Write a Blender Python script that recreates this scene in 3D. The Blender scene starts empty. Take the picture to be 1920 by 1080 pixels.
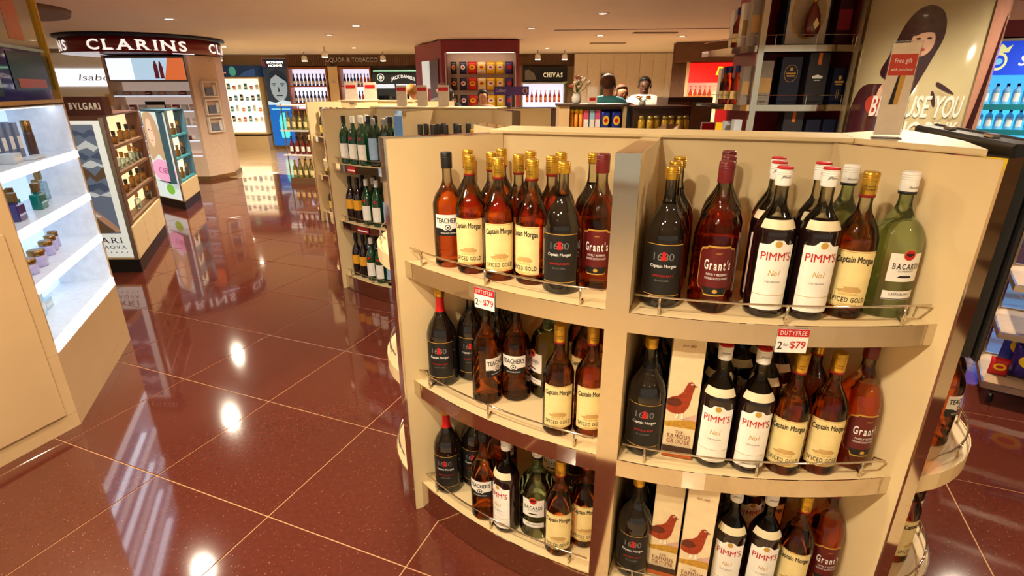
import bpy, bmesh, math, random
from mathutils import Matrix, Vector
random.seed(7)
SC = bpy.context.scene
COL = SC.collection
PI = math.pi
rad = math.radians

# ------------------------------------------------------------------ camera
H = 1.55
PITCH, ROLL = rad(20.563), rad(-0.177)
cam_d = bpy.data.cameras.new('camera'); cam = bpy.data.objects.new('camera', cam_d); COL.objects.link(cam)
cam_d.sensor_width = 36; cam_d.lens = 998.7 / 1920 * 36; cam_d.clip_start = .02; cam_d.clip_end = 200
cam.matrix_world = Matrix.Translation((0, 0, H)) @ Matrix.Rotation(PI / 2 - PITCH, 4, 'X') @ Matrix.Rotation(ROLL, 4, 'Z')
SC.camera = cam
# ------------------------------------------------------------------ world / exposure
W = bpy.data.worlds.new('world'); SC.world = W; W.use_nodes = True
W.node_tree.nodes['Background'].inputs[0].default_value = (1.0, .86, .62, 1)
W.node_tree.nodes['Background'].inputs[1].default_value = .5
SC.view_settings.view_transform = 'Standard'; SC.view_settings.look = 'None'
SC.view_settings.gamma = 1; SC.view_settings.exposure = 0.25; SC.view_settings.use_curve_mapping = False
SC.cycles.max_bounces = 7; SC.cycles.diffuse_bounces = 4; SC.cycles.glossy_bounces = 4; SC.cycles.transparent_max_bounces = 14; SC.cycles.transmission_bounces = 6
SC.cycles.use_adaptive_sampling = True; SC.cycles.adaptive_threshold = .07; SC.cycles.adaptive_min_samples = 16; SC.cycles.use_denoising = True
SC.cycles.sample_clamp_indirect = 4; SC.cycles.blur_glossy = .6
LAMP_W = 42.0
CEIL = 2.38

# ------------------------------------------------------------------ materials
def lin(c):
    return tuple((x / 255 / 12.92 if x / 255 <= .04045 else ((x / 255 + .055) / 1.055) ** 2.4) for x in c)
MATS = {}
def M(name, col=(200, 200, 200), rough=.5, metal=0., trans=0., ior=1.45, emit=0., noise=.06, scale=30., coat=0., alpha=1., spec=None, bump=0.):
    if name in MATS: return MATS[name]
    m = bpy.data.materials.new(name); m.use_nodes = True; MATS[name] = m
    nt = m.node_tree; b = nt.nodes['Principled BSDF']; c = lin(col)
    b.inputs['Base Color'].default_value = (*c, 1); b.inputs['Roughness'].default_value = rough
    b.inputs['Metallic'].default_value = metal; b.inputs['IOR'].default_value = ior
    b.inputs['Transmission Weight'].default_value = trans; b.inputs['Coat Weight'].default_value = coat
    b.inputs['Alpha'].default_value = alpha
    if emit:
        b.inputs['Emission Color'].default_value = (*c, 1); b.inputs['Emission Strength'].default_value = emit
    if noise and not emit:
        tc = nt.nodes.new('ShaderNodeTexCoord'); n = nt.nodes.new('ShaderNodeTexNoise'); n.inputs['Scale'].default_value = scale
        n.inputs['Detail'].default_value = 4
        nt.links.new(tc.outputs['Object'], n.inputs['Vector'])
        r = nt.nodes.new('ShaderNodeMapRange'); r.inputs['To Min'].default_value = 1 - noise; r.inputs['To Max'].default_value = 1 + noise
        r.inputs['From Min'].default_value = .3; r.inputs['From Max'].default_value = .7
        nt.links.new(n.outputs['Fac'], r.inputs['Value'])
        v = nt.nodes.new('ShaderNodeVectorMath'); v.operation = 'SCALE'; v.inputs[0].default_value = c
        nt.links.new(r.outputs['Result'], v.inputs['Scale']); nt.links.new(v.outputs['Vector'], b.inputs['Base Color'])
        if bump:
            bp = nt.nodes.new('ShaderNodeBump'); bp.inputs['Strength'].default_value = bump
            nt.links.new(n.outputs['Fac'], bp.inputs['Height']); nt.links.new(bp.outputs['Normal'], b.inputs['Normal'])
    return m
def spirit(name, tint, thin=.55, ior=1.25):
    """bottle of liquid: tinted light goes through, partly bent, with a glossy skin"""
    if name in MATS: return MATS[name]
    m = bpy.data.materials.new(name); m.use_nodes = True; MATS[name] = m
    nt = m.node_tree; nt.nodes.remove(nt.nodes['Principled BSDF']); out = nt.nodes['Material Output']
    t = nt.nodes.new('ShaderNodeBsdfTransparent'); t.inputs[0].default_value = (*lin(tint), 1)
    g = nt.nodes.new('ShaderNodeBsdfRefraction'); g.inputs[0].default_value = (*lin(tint), 1); g.inputs['IOR'].default_value = ior; g.inputs['Roughness'].default_value = .03
    mx = nt.nodes.new('ShaderNodeMixShader'); mx.inputs[0].default_value = thin
    nt.links.new(g.outputs[0], mx.inputs[1]); nt.links.new(t.outputs[0], mx.inputs[2])
    gl = nt.nodes.new('ShaderNodeBsdfGlossy'); gl.inputs['Roughness'].default_value = .04
    fr = nt.nodes.new('ShaderNodeFresnel'); fr.inputs[0].default_value = 1.5
    ms = nt.nodes.new('ShaderNodeMixShader')
    nt.links.new(fr.outputs[0], ms.inputs[0]); nt.links.new(mx.outputs[0], ms.inputs[1]); nt.links.new(gl.outputs[0], ms.inputs[2])
    nt.links.new(ms.outputs[0], out.inputs['Surface'])
    return m
cream = M('cream_laminate', (224, 198, 150), .42, noise=.03, scale=6)
beigep = M('beige_panel', (205, 172, 128), .3, noise=.03, scale=5)
chrome = M('chrome_steel', (214, 205, 192), .07, 1., noise=.02)
steel = M('brushed_steel', (190, 184, 176), .25, 1.)
white = M('white_paint', (238, 234, 228), .5)
offwh = M('offwhite_wall', (226, 214, 196), .6)
black = M('black_plastic', (18, 17, 18), .35)
blackg = M('black_gloss', (12, 12, 14), .08, coat=1)
gold = M('gold_foil', (214, 168, 60), .28, .85)
goldp = M('gold_print', (196, 150, 60), .5)
red = M('red_print', (190, 22, 24), .5)
burg = M('burgundy_panel', (140, 36, 50), .35, noise=.08, scale=8)
brown = M('brown_wood', (112, 78, 50), .5, noise=.15, scale=14)
dkbrown = M('dark_brown', (70, 46, 34), .45)
lit = M('lit_white_panel', (242, 246, 255), emit=1.1)
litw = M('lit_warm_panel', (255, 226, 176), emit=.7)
litc = M('lit_cool_panel', (214, 232, 255), emit=.62)
lampm = M('lamp_glow', (255, 236, 200), emit=14)
print_w = M('white_print', (240, 238, 232), .5)
print_k = M('black_print', (24, 22, 22), .5)
glassc = spirit('clear_glass', (236, 244, 236), .8)
acryl = spirit('clear_acrylic', (246, 248, 246), .92, 1.1)

# ------------------------------------------------------------------ mesh helpers
def fin(bm, name='m', smooth=False, mats=()):
    me = bpy.data.meshes.new(name)
    if smooth:
        for f in bm.faces: f.smooth = True
    bm.normal_update(); bm.to_mesh(me); bm.free()
    for m in mats: me.materials.append(m)
    return me
def bx(bm, x0, x1, y0, y1, z0, z1, bev=0., mi=0):
    vs = [bm.verts.new((x, y, z)) for x in (x0, x1) for y in (y0, y1) for z in (z0, z1)]
    F = [(0, 1, 3, 2), (4, 6, 7, 5), (0, 4, 5, 1), (2, 3, 7, 6), (0, 2, 6, 4), (1, 5, 7, 3)]
    fs = [bm.faces.new([vs[i] for i in f]) for f in F]
    for f in fs: f.material_index = mi
    if bev:
        es = list({e for f in fs for e in f.edges})
        bmesh.ops.bevel(bm, geom=es, offset=bev, segments=1, affect='EDGES', profile=.5, clamp_overlap=True)
def prism(bm, pts, z0, z1, mi=0):
    n = len(pts); lo = [bm.verts.new((p[0], p[1], z0)) for p in pts]; hi = [bm.verts.new((p[0], p[1], z1)) for p in pts]
    fs = [bm.faces.new(hi), bm.faces.new(lo[::-1])]
    for i in range(n):
        j = (i + 1) % n; fs.append(bm.faces.new((lo[i], lo[j], hi[j], hi[i])))
    for f in fs: f.material_index = mi
    bmesh.ops.recalc_face_normals(bm, faces=fs)
def sheet(bm, pts, z0, z1, th=.004):
    """vertical strip following a plan polyline, with thickness"""
    n = len(pts); P = [Vector((p[0], p[1])) for p in pts]; off = []
    for i in range(n):
        d = (P[min(i + 1, n - 1)] - P[max(i - 1, 0)]).normalized(); off.append(P[i] + Vector((-d.y, d.x)) * th)
    prism(bm, [(p.x, p.y) for p in P] + [(p.x, p.y) for p in off[::-1]], z0, z1)
def tube(bm, pts, r, n=6, close=True):
    P = [Vector(p) for p in pts]; rings = []
    for i, p in enumerate(P):
        d = (P[min(i + 1, len(P) - 1)] - P[max(i - 1, 0)]).normalized()
        u = d.orthogonal().normalized() if abs(d.z) > .9 else Vector((-d.y, d.x, 0)).normalized(); v = d.cross(u)
        rings.append([bm.verts.new(p + r * (math.cos(2 * PI * k / n) * u + math.sin(2 * PI * k / n) * v)) for k in range(n)])
    for a, b in zip(rings, rings[1:]):
        for k in range(n):
            bm.faces.new((a[k], a[(k + 1) % n], b[(k + 1) % n], b[k]))
    if close:
        bm.faces.new(rings[0][::-1]); bm.faces.new(rings[-1])
def lathe(bm, prof, n=24, tri=None, mi=None, cx=0, cy=0):
    """prof: (r,z); tri(z)-> amount of three-sidedness; mi(z)->material index"""
    rings = []
    for r, z in prof:
        k3 = tri(z) if tri else 0
        rings.append([bm.verts.new((cx + r * (1 + k3 * math.cos(3 * (t := 2 * PI * k / n) + PI / 2 * 3)) * math.cos(t),
                                    cy + r * (1 + k3 * math.cos(3 * t + PI / 2 * 3)) * math.sin(t), z)) for k in range(n)])
    for i, (a, b) in enumerate(zip(rings, rings[1:])):
        for k in range(n):
            f = bm.faces.new((a[k], a[(k + 1) % n], b[(k + 1) % n], b[k])); f.smooth = True
            if mi: f.material_index = mi((prof[i][1] + prof[i + 1][1]) / 2)
    f = bm.faces.new(rings[0][::-1]); g = bm.faces.new(rings[-1])
    if mi: f.material_index = mi(prof[0][1]); g.material_index = mi(prof[-1][1])
def box_me(name, dims, mat, bev=0.):
    bm = bmesh.new(); bx(bm, *dims, bev=bev); return fin(bm, name, mats=(mat,))
_tc = {}
def text_bm(s, size, width=None, bold=0., serif=False, shear=0., arch=0.):
    """flat lettering in XY, centred; width forces the total width"""
    key = (s, bold, serif, shear)
    if key not in _tc:
        def one(t):
            cu = bpy.data.curves.new('t', 'FONT'); cu.body = t; cu.align_x = 'LEFT'; cu.offset = 0 if 'M' in t else bold; cu.shear = shear; cu.resolution_u = 3
            o = bpy.data.objects.new('t', cu); me = bpy.data.meshes.new_from_object(o)
            bpy.data.objects.remove(o); bpy.data.curves.remove(cu)
            if 'M' in t and bold:                # the offset folds over on this letter: thicken by shifted copies
                b2 = bmesh.new()
                for dx, dy in ((-1, 0), (1, 0), (0, 1), (0, -1)):
                    b1 = bmesh.new(); b1.from_mesh(me); merge(b2, b1, lambda c: (c.x + dx * bold, c.y + dy * bold, 0))
                b2.to_mesh(me); b2.free()
            return me
        bm = bmesh.new()
        if not serif:
            me = one(s); bm.from_mesh(me); bpy.data.meshes.remove(me)
        else:
            x = 0
            for ch in s:
                if ch == ' ': x += .35; continue
                me = one(ch); xs = [v.co.x for v in me.vertices]; ys = [v.co.y for v in me.vertices]
                x0, x1, y0, y1 = min(xs), max(xs), min(ys), max(ys)
                flat = {y0: [], y1: []}
                for e in me.edges:
                    a, b = me.vertices[e.vertices[0]].co, me.vertices[e.vertices[1]].co
                    for yy in flat:
                        if abs(a.y - yy) < 1e-4 and abs(b.y - yy) < 1e-4 and abs(a.x - b.x) > .03: flat[yy].append((min(a.x, b.x), max(a.x, b.x)))
                vo = {v.index: bm.verts.new((v.co.x - x0 + x, v.co.y, 0)) for v in me.vertices}
                for p in me.polygons:
                    try: bm.faces.new([vo[i] for i in p.vertices])
                    except ValueError: pass
                if ch.isupper():
                    for yy, sp in flat.items():
                        for a, b in sp:
                            h = .045 if yy == y0 else -.045
                            q = [(a - x0 + x - .06, yy), (b - x0 + x + .06, yy), (b - x0 + x + .06, yy + h), (a - x0 + x - .06, yy + h)]
                            if h < 0: q = q[::-1]
                            bm.faces.new([bm.verts.new((u, v, 0)) for u, v in q])
                x += x1 - x0 + .2; bpy.data.meshes.remove(me)
        me = bpy.data.meshes.new('tc'); bm.to_mesh(me); bm.free(); _tc[key] = me
    bm = bmesh.new(); bm.from_mesh(_tc[key])
    if not bm.verts: return bm
    xs = [v.co.x for v in bm.verts]; ys = [v.co.y for v in bm.verts]; cx = (min(xs) + max(xs)) / 2; y0 = min(ys); hh = max(ys) - y0
    k = size / hh; kx = k if width is None else width / (max(xs) - min(xs))
    for v in bm.verts:
        v.co.x = (v.co.x - cx) * kx; v.co.y = (v.co.y - y0 - hh / 2) * k
        if arch: v.co.y -= arch * (v.co.x / (kx * (max(xs) - min(xs)) / 2)) ** 2
    return bm
def merge(bm, src, fn, mi=0):
    """copy src into bm through the vertex map fn"""
    vm = {v: bm.verts.new(fn(v.co)) for v in src.verts}
    for f in src.faces:
        try: g = bm.faces.new([vm[v] for v in f.verts]); g.material_index = mi
        except ValueError: pass
    src.free()
def flat_text(s, size, mat, x=0, z=0, y=0, width=None, th=0., **kw):
    """text standing in the XZ plane facing -Y, optionally with depth"""
    t = text_bm(s, size, width, **kw); bm = bmesh.new()
    if th:
        r = bmesh.ops.extrude_face_region(t, geom=t.faces[:]); 
        for v in [e for e in r['geom'] if isinstance(e, bmesh.types.BMVert)]: v.co.z += th
    merge(bm, t, lambda c: (x + c.x, y - c.z, z + c.y)); bmesh.ops.recalc_face_normals(bm, faces=bm.faces[:]) if th else None
    return fin(bm, 'lettering', mats=(mat,))
def poly_me(polys, mats, y=0., step=.0004):
    """flat print: polygons (list of (x,z)) stacked a hair apart, facing -Y; polys: [(mat_index, pts)]"""
    bm = bmesh.new()
    for k, (mi, pts) in enumerate(polys):
        a = sum(p[0] * q[1] - q[0] * p[1] for p, q in zip(pts, pts[1:] + pts[:1]))
        if a < 0: pts = pts[::-1]
        f = bm.faces.new([bm.verts.new((p[0], y - step * k, p[1])) for p in pts]); f.material_index = mi
    bmesh.ops.triangulate(bm, faces=[f for f in bm.faces if len(f.verts) > 4])
    return fin(bm, 'print', mats=mats)
def ell(cx, cz, rx, rz, n=16, rot=0.):
    c, s = math.cos(rot), math.sin(rot)
    return [(cx + rx * math.cos(t) * c - rz * math.sin(t) * s, cz + rx * math.cos(t) * s + rz * math.sin(t) * c) for t in (2 * PI * k / n for k in range(n))]
def rc(x0, x1, z0, z1): return [(x0, z0), (x1, z0), (x1, z1), (x0, z1)]

def chaikin(P, n=2):
    for _ in range(n): P = [q for p, p2 in zip(P, P[1:] + P[:1]) for q in ((p[0] * .75 + p2[0] * .25, p[1] * .75 + p2[1] * .25), (p[0] * .25 + p2[0] * .75, p[1] * .25 + p2[1] * .75))]
    return P
# ------------------------------------------------------------------ object helpers
LABELS = {}
def tag(o, label, cat, group=None):
    o['label'] = label; o['category'] = cat
    if group: o['group'] = group
    LABELS.setdefault(label, []).append(o.name)
    return o
def link(name, data, parent=None, loc=(0, 0, 0), rz=0.):
    o = bpy.data.objects.new(name, data); COL.objects.link(o); o.location = loc; o.rotation_euler = (0, 0, rz)
    if parent: o.parent = parent
    return o
def thing(name, label, cat, loc=(0, 0, 0), rz=0., group=None):
    return tag(link(name, None, None, loc, rz), label, cat, group)
def struct(name, data, parent=None, **kw):
    o = link(name, data, parent, **kw)
    if not parent: o['kind'] = 'structure'
    return o
def part(name, parent, mat, fn, loc=(0, 0, 0), rz=0., smooth=False):
    bm = bmesh.new(); fn(bm); return link(name, fin(bm, name, smooth, mats=mat if isinstance(mat, tuple) else (mat,)), parent, loc, rz)
def pbox(name, parent, mat, x0, x1, y0, y1, z0, z1, bev=0.):
    return link(name, box_me(name, (x0, x1, y0, y1, z0, z1), mat, bev), parent)
ORD = 'first second third fourth fifth sixth seventh eighth ninth tenth eleventh twelfth thirteenth fourteenth fifteenth sixteenth seventeenth eighteenth nineteenth twentieth'.split()
ORD += ['twenty-' + w for w in ORD[:9]] + ['thirtieth'] + ['thirty-' + w for w in ORD[:9]]

# ================================================================== THE SETTING
def in_frame(x, y, m=120):
    d = Vector((x, y, -H)); fw = Vector((0, math.cos(PITCH), -math.sin(PITCH))); up = Vector((0, math.sin(PITCH), math.cos(PITCH)))
    z = d.dot(fw)
    if z < .3: return False
    u = 960 + 998.7 * d.x / z; v = 540 - 998.7 * d.dot(up) / z
    return -m < u < 1920 + m and v < 1080 + m
def floor_mat(name, col, fleck, rough, dens):
    m = bpy.data.materials.new(name); m.use_nodes = True; nt = m.node_tree; b = nt.nodes['Principled BSDF']; L = nt.links
    g = nt.nodes.new('ShaderNodeNewGeometry')
    n = nt.nodes.new('ShaderNodeTexNoise'); n.inputs['Scale'].default_value = 55; n.inputs['Detail'].default_value = 6; L.new(g.outputs['Position'], n.inputs['Vector'])
    n2 = nt.nodes.new('ShaderNodeTexNoise'); n2.inputs['Scale'].default_value = 1.3; L.new(g.outputs['Position'], n2.inputs['Vector'])
    c = lin(col); mx = nt.nodes.new('ShaderNodeMix'); mx.data_type = 'RGBA'
    mx.inputs[6].default_value = (*[x * .72 for x in c], 1); mx.inputs[7].default_value = (*[x * 1.3 for x in c], 1); L.new(n.outputs['Fac'], mx.inputs[0])
    prev = mx.outputs[2]
    for sc, th, seed in ((48, .055, 0.), (130, .09, 3.7)):
        v = nt.nodes.new('ShaderNodeTexVoronoi'); v.inputs['Scale'].default_value = sc; ad = nt.nodes.new('ShaderNodeVectorMath'); ad.inputs[1].default_value = (seed, seed, 0)
        L.new(g.outputs['Position'], ad.inputs[0]); L.new(ad.outputs[0], v.inputs['Vector'])
        a = nt.nodes.new('ShaderNodeMath'); a.operation = 'LESS_THAN'; a.inputs[1].default_value = th; L.new(v.outputs['Distance'], a.inputs[0])
        sp = nt.nodes.new('ShaderNodeSeparateColor'); L.new(v.outputs['Color'], sp.inputs[0])
        d = nt.nodes.new('ShaderNodeMath'); d.operation = 'LESS_THAN'; d.inputs[1].default_value = dens; L.new(sp.outputs[0], d.inputs[0])
        e = nt.nodes.new('ShaderNodeMath'); e.operation = 'MULTIPLY'; L.new(a.outputs[0], e.inputs[0]); L.new(d.outputs[0], e.inputs[1])
        m2 = nt.nodes.new('ShaderNodeMix'); m2.data_type = 'RGBA'; m2.inputs[7].default_value = (*lin(fleck), 1); L.new(e.outputs[0], m2.inputs[0]); L.new(prev, m2.inputs[6]); prev = m2.outputs[2]
    L.new(prev, b.inputs['Base Color'])
    r = nt.nodes.new('ShaderNodeMapRange'); r.inputs['To Min'].default_value = rough * .6; r.inputs['To Max'].default_value = rough * 1.6; L.new(n2.outputs['Fac'], r.inputs['Value']); L.new(r.outputs['Result'], b.inputs['Roughness'])
    b.inputs['IOR'].default_value = 1.62; b.inputs['Coat Weight'].default_value = .35; b.inputs['Coat Roughness'].default_value = .02
    return m
tile_red = floor_mat('burgundy_granite_tile', (92, 40, 30), (235, 205, 180), .07, .4)
tile_beige = floor_mat('beige_floor_tile', (214, 184, 140), (228, 204, 166), .12, .2)
grout = M('grout', (196, 150, 108), .8)
floor = struct('floor', box_me('floor', (-11, 9, -6, 16.2, -.06, -.0025), grout))
TS, TX, TY, TYAW = .6229, -2.1022, 2.0918, .3859
def tile_mesh(mat, s=TS - .0045):
    bm = bmesh.new(); h = s / 2; b = .0015
    top = [bm.verts.new((x * (h - b), y * (h - b), 0)) for x, y in ((-1, -1), (1, -1), (1, 1), (-1, 1))]
    mid = [bm.verts.new((x * h, y * h, -b)) for x, y in ((-1, -1), (1, -1), (1, 1), (-1, 1))]
    bot = [bm.verts.new((x * h, y * h, -.012)) for x, y in ((-1, -1), (1, -1), (1, 1), (-1, 1))]
    bm.faces.new(top); bm.faces.new(bot[::-1])
    for i in range(4):
        j = (i + 1) % 4; bm.faces.new((mid[i], mid[j], top[j], top[i])); bm.faces.new((bot[i], bot[j], mid[j], mid[i]))
    return fin(bm, 'floor_tile', mats=(mat,))
tm = {0: tile_mesh(tile_red), 1: tile_mesh(tile_beige)}
cT, sT = math.cos(TYAW), math.sin(TYAW)
cells = []
for i in range(-28, 28):
    for j in range(-16, 32):
        x = TX + TS * ((i + .5) * cT + (j + .5) * sT); y = TY + TS * (-(i + .5) * sT + (j + .5) * cT)
        if -10.6 < x < 8.6 and -5.6 < y < 15.9:
            near = y < 1.0 and not in_frame(x, y, 330)
            kind = 1 if (y > 10.2 or (x < -5.6 and y > 9.2) or near) else 0
            vis = in_frame(x, y, 160) and y < 11
            cells.append((0 if vis else 1, x * x + y * y, x, y, kind))
cells.sort()
rest = {0: bmesh.new(), 1: bmesh.new()}
for k, (nv, d2, x, y, kind) in enumerate(cells):
    if not nv and k < 290:
        link('floor_tile', tm[kind], floor, (x, y, 0), -TYAW)
    else:
        s = bmesh.new(); s.from_mesh(tm[kind]); Mx = Matrix.Translation((x, y, 0)) @ Matrix.Rotation(-TYAW, 4, 'Z'); merge(rest[kind], s, lambda c: Mx @ c)
for kind in rest:
    o = link('distant_floor_tiles', fin(rest[kind], 'distant_floor_tiles', mats=(tile_red if kind == 0 else tile_beige,)), floor); o['kind'] = 'stuff'

ceil_m = M('ceiling_paint', (234, 222, 202), .75, noise=.03, scale=.8)
ceiling = struct('ceiling', box_me('ceiling', (-11, 9, -6, 16.2, CEIL, CEIL + .1), ceil_m))
link('ceiling_slot', box_me('ceiling_slot', (0, 2.9, -.03, .03, CEIL - .006, CEIL), dkbrown), ceiling, (.66, 9.0, 0), rad(-4))
for x, y in ((-1.4, 11.4), (-1.0, 10.6), (1.9, 11.5), (2.3, 9.4)):
    part('ceiling_vent', ceiling, M('vent_grey', (150, 128, 100), .6), lambda bm: ([bx(bm, -.35, .35, k * .035 - .07, k * .035 - .045, CEIL - .012, CEIL) for k in range(5)]), (x, y, 0))
wall_back = struct('wall_back', box_me('wall_back', (-11, 9, 15.2, 15.4, 0, CEIL), M('back_wall', (190, 158, 118), .6)))
wall_left = struct('wall_left', box_me('wall_left', (-11, -10.8, -6, 15.2, 0, CEIL), offwh))
wall_right = struct('wall_right', box_me('wall_right', (8.8, 9, -6, 15.2, 0, CEIL), M('right_wall', (186, 150, 112), .6)))

# ---------------------------------------------------------------- ceiling downlights
def ring_me():
    bm = bmesh.new()
    n = 20
    P = [(.085, 0), (.085, -.006), (.05, -.008), (.044, 0)]
    rs = [[bm.verts.new((r * math.cos(2 * PI * k / n), r * math.sin(2 * PI * k / n), z)) for k in range(n)] for r, z in P]
    for a, b in zip(rs, rs[1:]):
        for k in range(n): bm.faces.new((a[k], a[(k + 1) % n], b[(k + 1) % n], b[k]))
    return fin(bm, 'ring', True, (white,))
def disc_me():
    bm = bmesh.new(); lathe(bm, [(.045, -.005), (.044, -.002)], 20); return fin(bm, 'bulb', mats=(lampm,))
RING, DISC = ring_me(), disc_me()
def downlight(x, y, label, w=1., col=(1, .87, .65), cone=150):
    t = thing('ceiling_downlight', label, 'ceiling light', (x, y, CEIL), 0, 'recessed ceiling downlights')
    link('trim_ring', RING, t); link('bulb', DISC, t)
    l = bpy.data.lights.new('downlight_lamp', 'SPOT'); l.energy = LAMP_W * w; l.color = col; l.spot_size = rad(cone); l.spot_blend = .6; l.shadow_soft_size = .04
    lo = link('downlight_lamp', l, t, (0, 0, -.02))
for x, y, lb, w in ((-4.3, 7.46, 'round recessed downlight in the ceiling in front of the large red letter sign', 2.2), (-3.56, 5.74, 'round recessed downlight above the perfume stand with the seascape poster', 2.2),
        (-2.69, 3.48, 'round recessed downlight above the lit perfume kiosk', 2.0), (-2.18, 8.3, 'bright recessed downlight, middle of the left ceiling', 2.2), (-2.98, 9.64, 'small recessed downlight behind the brightest left ceiling light', 2.2),
        (-1.3, 5.9, 'recessed downlight at the top edge of the ceiling above the aisle', 2.2), (1.09, 7.07, 'large recessed double downlight in the centre of the ceiling', 2.6), (.3, 8.74, 'recessed downlight in the ceiling before the burgundy snack kiosk', 2.4),
        (-.34, 11.1, 'small recessed downlight just above the burgundy snack kiosk', 2.), (2.94, 10.1, 'recessed downlight in front of the red lit rum shelf', 2.4), (1.5, 9.9, 'recessed downlight left of the long dark ceiling slot end', 2.2),
        (6.6, 7.2, 'recessed downlight at the right over the blue gin display', 2.2), (7.1, 7.2, 'recessed downlight at the right edge over the blue gin display', 2.2),
        (-.55, 2.3, 'unseen downlight over the gap between the two nearest bottle gondolas', 1.6), (-.3, .3, 'unseen downlight above the viewer, before the near gondola', 2.1), (-.9, .2, 'unseen downlight above the aisle left of the viewer', 2.7),  # lamps from here on mostly out of view, added to light the shop
        (1.7, .2, 'unseen downlight above the right side of the near gondola', .5), (1.9, 2.6, 'unseen downlight between near gondola and poster pillar', 4.), (3.6, 3.2, 'unseen downlight above the snack trolley', 1.8), (-1.6, 1.2, 'unseen downlight before the lit kiosk cupboard', 2.2),
        (-.2, 4.6, 'unseen downlight behind the second gondola', 1.8), (-6.5, 7.0, 'unseen downlight left of the large red letter sign', 2.2), (-6.0, 12.2, 'recessed downlight before the tall blue poster', 2.4), (-3.4, 12.6, 'recessed downlight before the liquor wall', 2.4), (3.9, 12.4, 'recessed downlight at the white wall', 2.4), (.8, 12.9, 'recessed downlight before the black header niche', 2.2), (5.2, 4.6, 'unseen downlight in front of the blue gin display', 1.8), (0.4, -2.4, 'unseen downlight behind the viewer', 1.6), (-2.2, -1.4, 'unseen downlight behind the viewer at left', 2.4), (2.6, -1.6, 'unseen downlight behind the viewer at right', 1.2)):
    downlight(x, y, lb, w * (1.9 if y > 4.4 else 1.))
# two projecting ceiling spots
for x, y, lb in ((-3.95, 12.3, 'bright projecting spotlight before the liquor wall, left of the vents'), (1.25, 13.6, 'projecting spotlight by the black header niche'), (.62, 13.6, 'small projecting spotlight right of the burgundy kiosk'), (-6.9, 13.7, 'projecting spotlight before the lit cosmetics niche'), (-5.0, 14.0, 'projecting spotlight before the two lit bottle niches'), (-3.1, 14.0, 'projecting spotlight before the black whiskey display')):
    t = thing('ceiling_spotlight', lb, 'spotlight', (x, y, CEIL))
    part('mount', t, steel, lambda bm: tube(bm, [(0, 0, 0), (0, 0, -.1)], .015, 8))
    part('head', t, white, lambda bm: lathe(bm, [(.03, -.08), (.06, -.1), (.07, -.2)], 16))
    part('bulb', t, lampm, lambda bm: lathe(bm, [(.06, -.208), (.06, -.2005)], 16))

# ================================================================== BOTTLE GONDOLAS
TH = .36                                   # all gondolas stand at this angle to the viewer
AW, AD, CW, DW, CH = .75, .196, .515, .4576, .09
DC = DW + CH   # corner half width/depth, core half width, back wall depth, core half depth
RA = (AW * AW + AD * AD) / (2 * AD)
def arc(a): return RA - math.sqrt(RA * RA - a * a)
ZT, ZS = 1.41, (1.019, .571, .12)
PW = .028                                  # half thickness of dividers
def g_shelf(z, sgn, kick):
    """one half-bay shelf: board polygon in face coordinates (x=a, y=d-DC)"""
    aa = [PW + .001 + (AW - .012 - PW) * k / 12 for k in range(13)]
    pts = [(sgn * a, arc(a) + .004 - DC) for a in aa] + [(sgn * (AW - .01), AD + .02 - DC), (sgn * .49, DW - .001 - DC), (sgn * (PW + .001), DW - .001 - DC)]
    bm = bmesh.new(); prism(bm, pts, z - .03, z); board = fin(bm, 'shelf', mats=(cream,))
    bm = bmesh.new(); st = [(sgn * a, arc(a) - DC) for a in aa]
    zb = .004 if kick else z - .052
    sheet(bm, st if sgn > 0 else st[::-1], zb, z + .002, .0035); fas = fin(bm, 'fascia', mats=(chrome,))
    bmesh_ = bmesh.new(); r0 = [(sgn * a, arc(a) + .014 - DC, z + .048) for a in [.04 + (AW - .085) * k / 14 for k in range(15)]]
    e = r0[-1]; r0 = [(r0[0][0], r0[0][1] + .0, z + .048)] + r0[1:] + [(e[0] - sgn * .012, e[1] + .035, z + .03), (e[0] - sgn * .014, e[1] + .04, z + .001)]
    tube(bmesh_, r0, .0028, 6)
    for a in (.1, .39, .65): tube(bmesh_, [(sgn * a, arc(a) + .014 - DC, z), (sgn * a, arc(a) + .014 - DC, z + .047)], .0035, 6)
    for a in (.1, .39, .65): tube(bmesh_, [(sgn * a, arc(a) + .016 - DC, z + .004), (sgn * a, arc(a) + .045 - DC, z + .004)], .003, 6)
    rail = fin(bmesh_, 'rail', True, (chrome,))
    return board, fas, rail
G_SH = {(z, s): g_shelf(z, s, z == ZS[2]) for z in ZS for s in (-1, 1)}
SY = CH + DW - AD                          # half depth of the outer corners
def side_arc(y): return AW + .012 + .245 * max(0., 1 - (y / SY) ** 2) ** .75
def g_side_shelf(z, sgn, kick):
    yy = [-(SY - .015) + 2 * (SY - .015) * k / 16 for k in range(17)]
    pts = [(sgn * (side_arc(y) - .004), y) for y in yy] + [(sgn * (CW + .001), CH + .05), (sgn * (CW + .001), -CH - .05)]
    bm = bmesh.new(); prism(bm, pts, z - .03, z); board = fin(bm, 'shelf', mats=(cream,))
    st = [(sgn * side_arc(y), y) for y in yy]
    bm = bmesh.new(); sheet(bm, st if sgn > 0 else st[::-1], .004 if kick else z - .052, z + .002, .0035); fas = fin(bm, 'fascia', mats=(cream if not kick else chrome,))
    bm = bmesh.new(); tube(bm, [(sgn * (side_arc(y) - .018), y, z + .048) for y in yy[1:-1]], .0028, 6)
    for y in (-.2, 0, .2): tube(bm, [(sgn * (side_arc(y) - .018), y, z), (sgn * (side_arc(y) - .018), y, z + .047)], .0035, 6)
    return board, fas, fin(bm, 'rail', True, (chrome,))
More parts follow.
